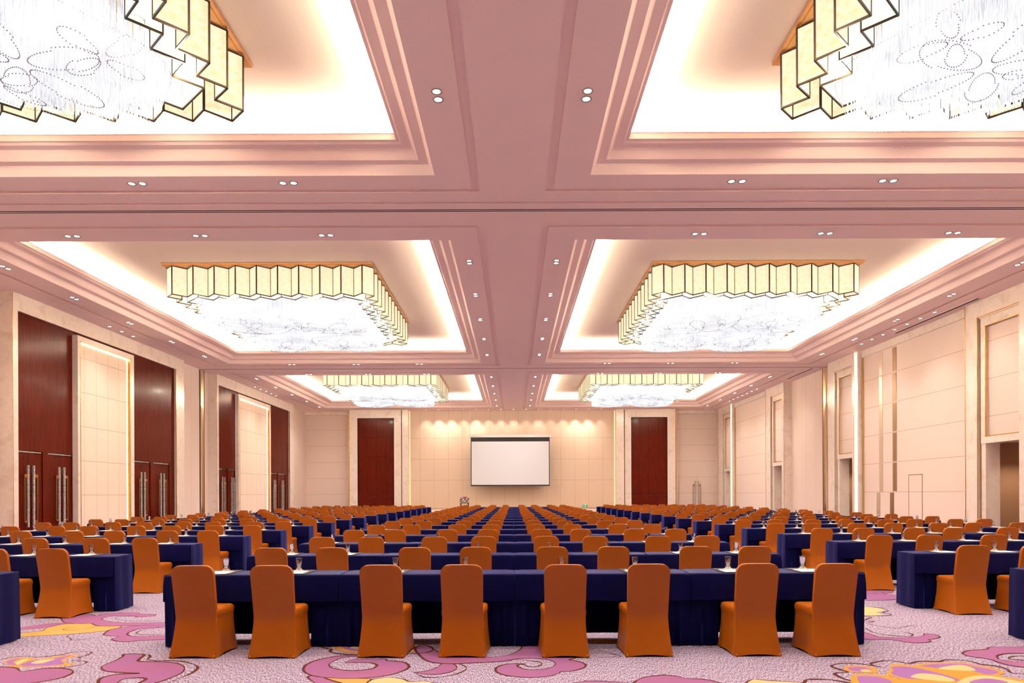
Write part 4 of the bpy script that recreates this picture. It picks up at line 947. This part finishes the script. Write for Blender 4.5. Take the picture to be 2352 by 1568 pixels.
rt = random.Random(11)
T0 = C0 = None
for k in range(ROWS):
    for blk in ('centre', 'left', 'right'):
        for j in range(4):
            if blk == 'centre': xc = (-2.715+1.81*j); inner = 0
            else: inner = 5.42+1.81*j; xc = (inner+.905)*(-1 if blk == 'left' else 1)
            y = YT+PITCH*k
            if blk != 'centre' and inner*1568/(y+DP) > 1255: continue
            pos = '%s from the left' % ORD[j] if blk == 'centre' else '%s from the centre aisle' % ORD[j]
            lab = 'navy draped table, %s block, %s row from the camera, %s' % (blk, ORD[k], pos)
            loc = (xc+.004, y+rt.uniform(-.012, .012), 0)
            if T0 is None: T0 = new_table(lab); T0.location = loc
            else: dup(T0, loc, rt.uniform(-.003, .003), lab)
            for e in (-1, 1):
                xs_ = xc+e*.395+rt.uniform(-.03, .03)
                if blk == 'centre': seat = 2*j+(0 if e < 0 else 1); ps = '%s seat from the left' % ORD[seat]
                else: seat = 2*j+(1 if (e < 0) == (blk == 'left') else 0); ps = '%s seat from the aisle' % ORD[seat]
                yc = YC+PITCH*k+rt.uniform(-.02, .02); rz = rt.uniform(-.03, .03)
                where = '%s block, %s row from the camera, %s' % (blk, ORD[k], ps)
                if (abs(xs_)-.25)*1568/(yc+.25) < 1225:
                    if k >= 14: 
                        merge(far['chair'], seatM, (xs_, yc, 0), rz); merge(far['chair'], backM, (xs_, yc, 0), rz)
                    elif C0 is None: C0 = new_chair('orange covered chair, '+where); C0.location = (xs_, yc, 0); C0.rotation_euler = (0, 0, rz)
                    else: dup(C0, (xs_, yc, 0), rz, 'orange covered chair, '+where)
                px = xc+e*.395+rt.uniform(-.012, .012)
                if (abs(px)-.1)*1568/(y+.4) > 1200: continue
                pl = (px, y+.215, TZ+.001); gl = (px+rt.uniform(-.01, .01), y+.33, TZ+.010)
                solo = (k <= 9) if blk != 'centre' else (k <= 5)
                if solo:
                    tag(obj('desk_pad', padM, None, pl), 'dark desk pad, '+where, 'desk pad', 'desk pads laid out at the seats')
                    tag(obj('notepaper', paperM, None, (pl[0], pl[1]-.055, TZ+.0075)), 'white note paper, '+where, 'paper', 'note papers laid out at the seats')
                    tag(obj('paper_coaster', coasterM, None, (gl[0], gl[1], TZ+.0098)), 'small paper coaster, '+where, 'coaster', 'coasters under the glasses')
                    tag(obj('drinking_glass', glassM, None, (gl[0], gl[1], TZ+.0122)), 'clear water glass, '+where, 'glass', 'water glasses laid out at the seats')
                elif blk != 'centre':
                    merge(far['pad'], padM, pl); merge(far['paper'], paperM, (pl[0], pl[1]-.055, TZ+.0075)); merge(far['glass'], glassM, (gl[0], gl[1], TZ+.008))
tag(far['chair'].build('banquet_chair', M['orange'], smooth=True), 'four farthest rows of orange covered chairs before the stage', 'chair', 'orange covered banquet chairs', 'stuff')
tag(far['pad'].build('desk_pad', M['pad']), 'far rows of dark desk pads on the side tables', 'desk pad', 'desk pads laid out at the seats', 'stuff')
tag(far['paper'].build('notepaper', M['paper']), 'far rows of white note paper on the side tables', 'paper', 'note papers laid out at the seats', 'stuff')
tag(far['glass'].build('drinking_glass', M['glass'], smooth=True), 'far rows of water glasses on the side tables', 'glass', 'water glasses laid out at the seats', 'stuff')
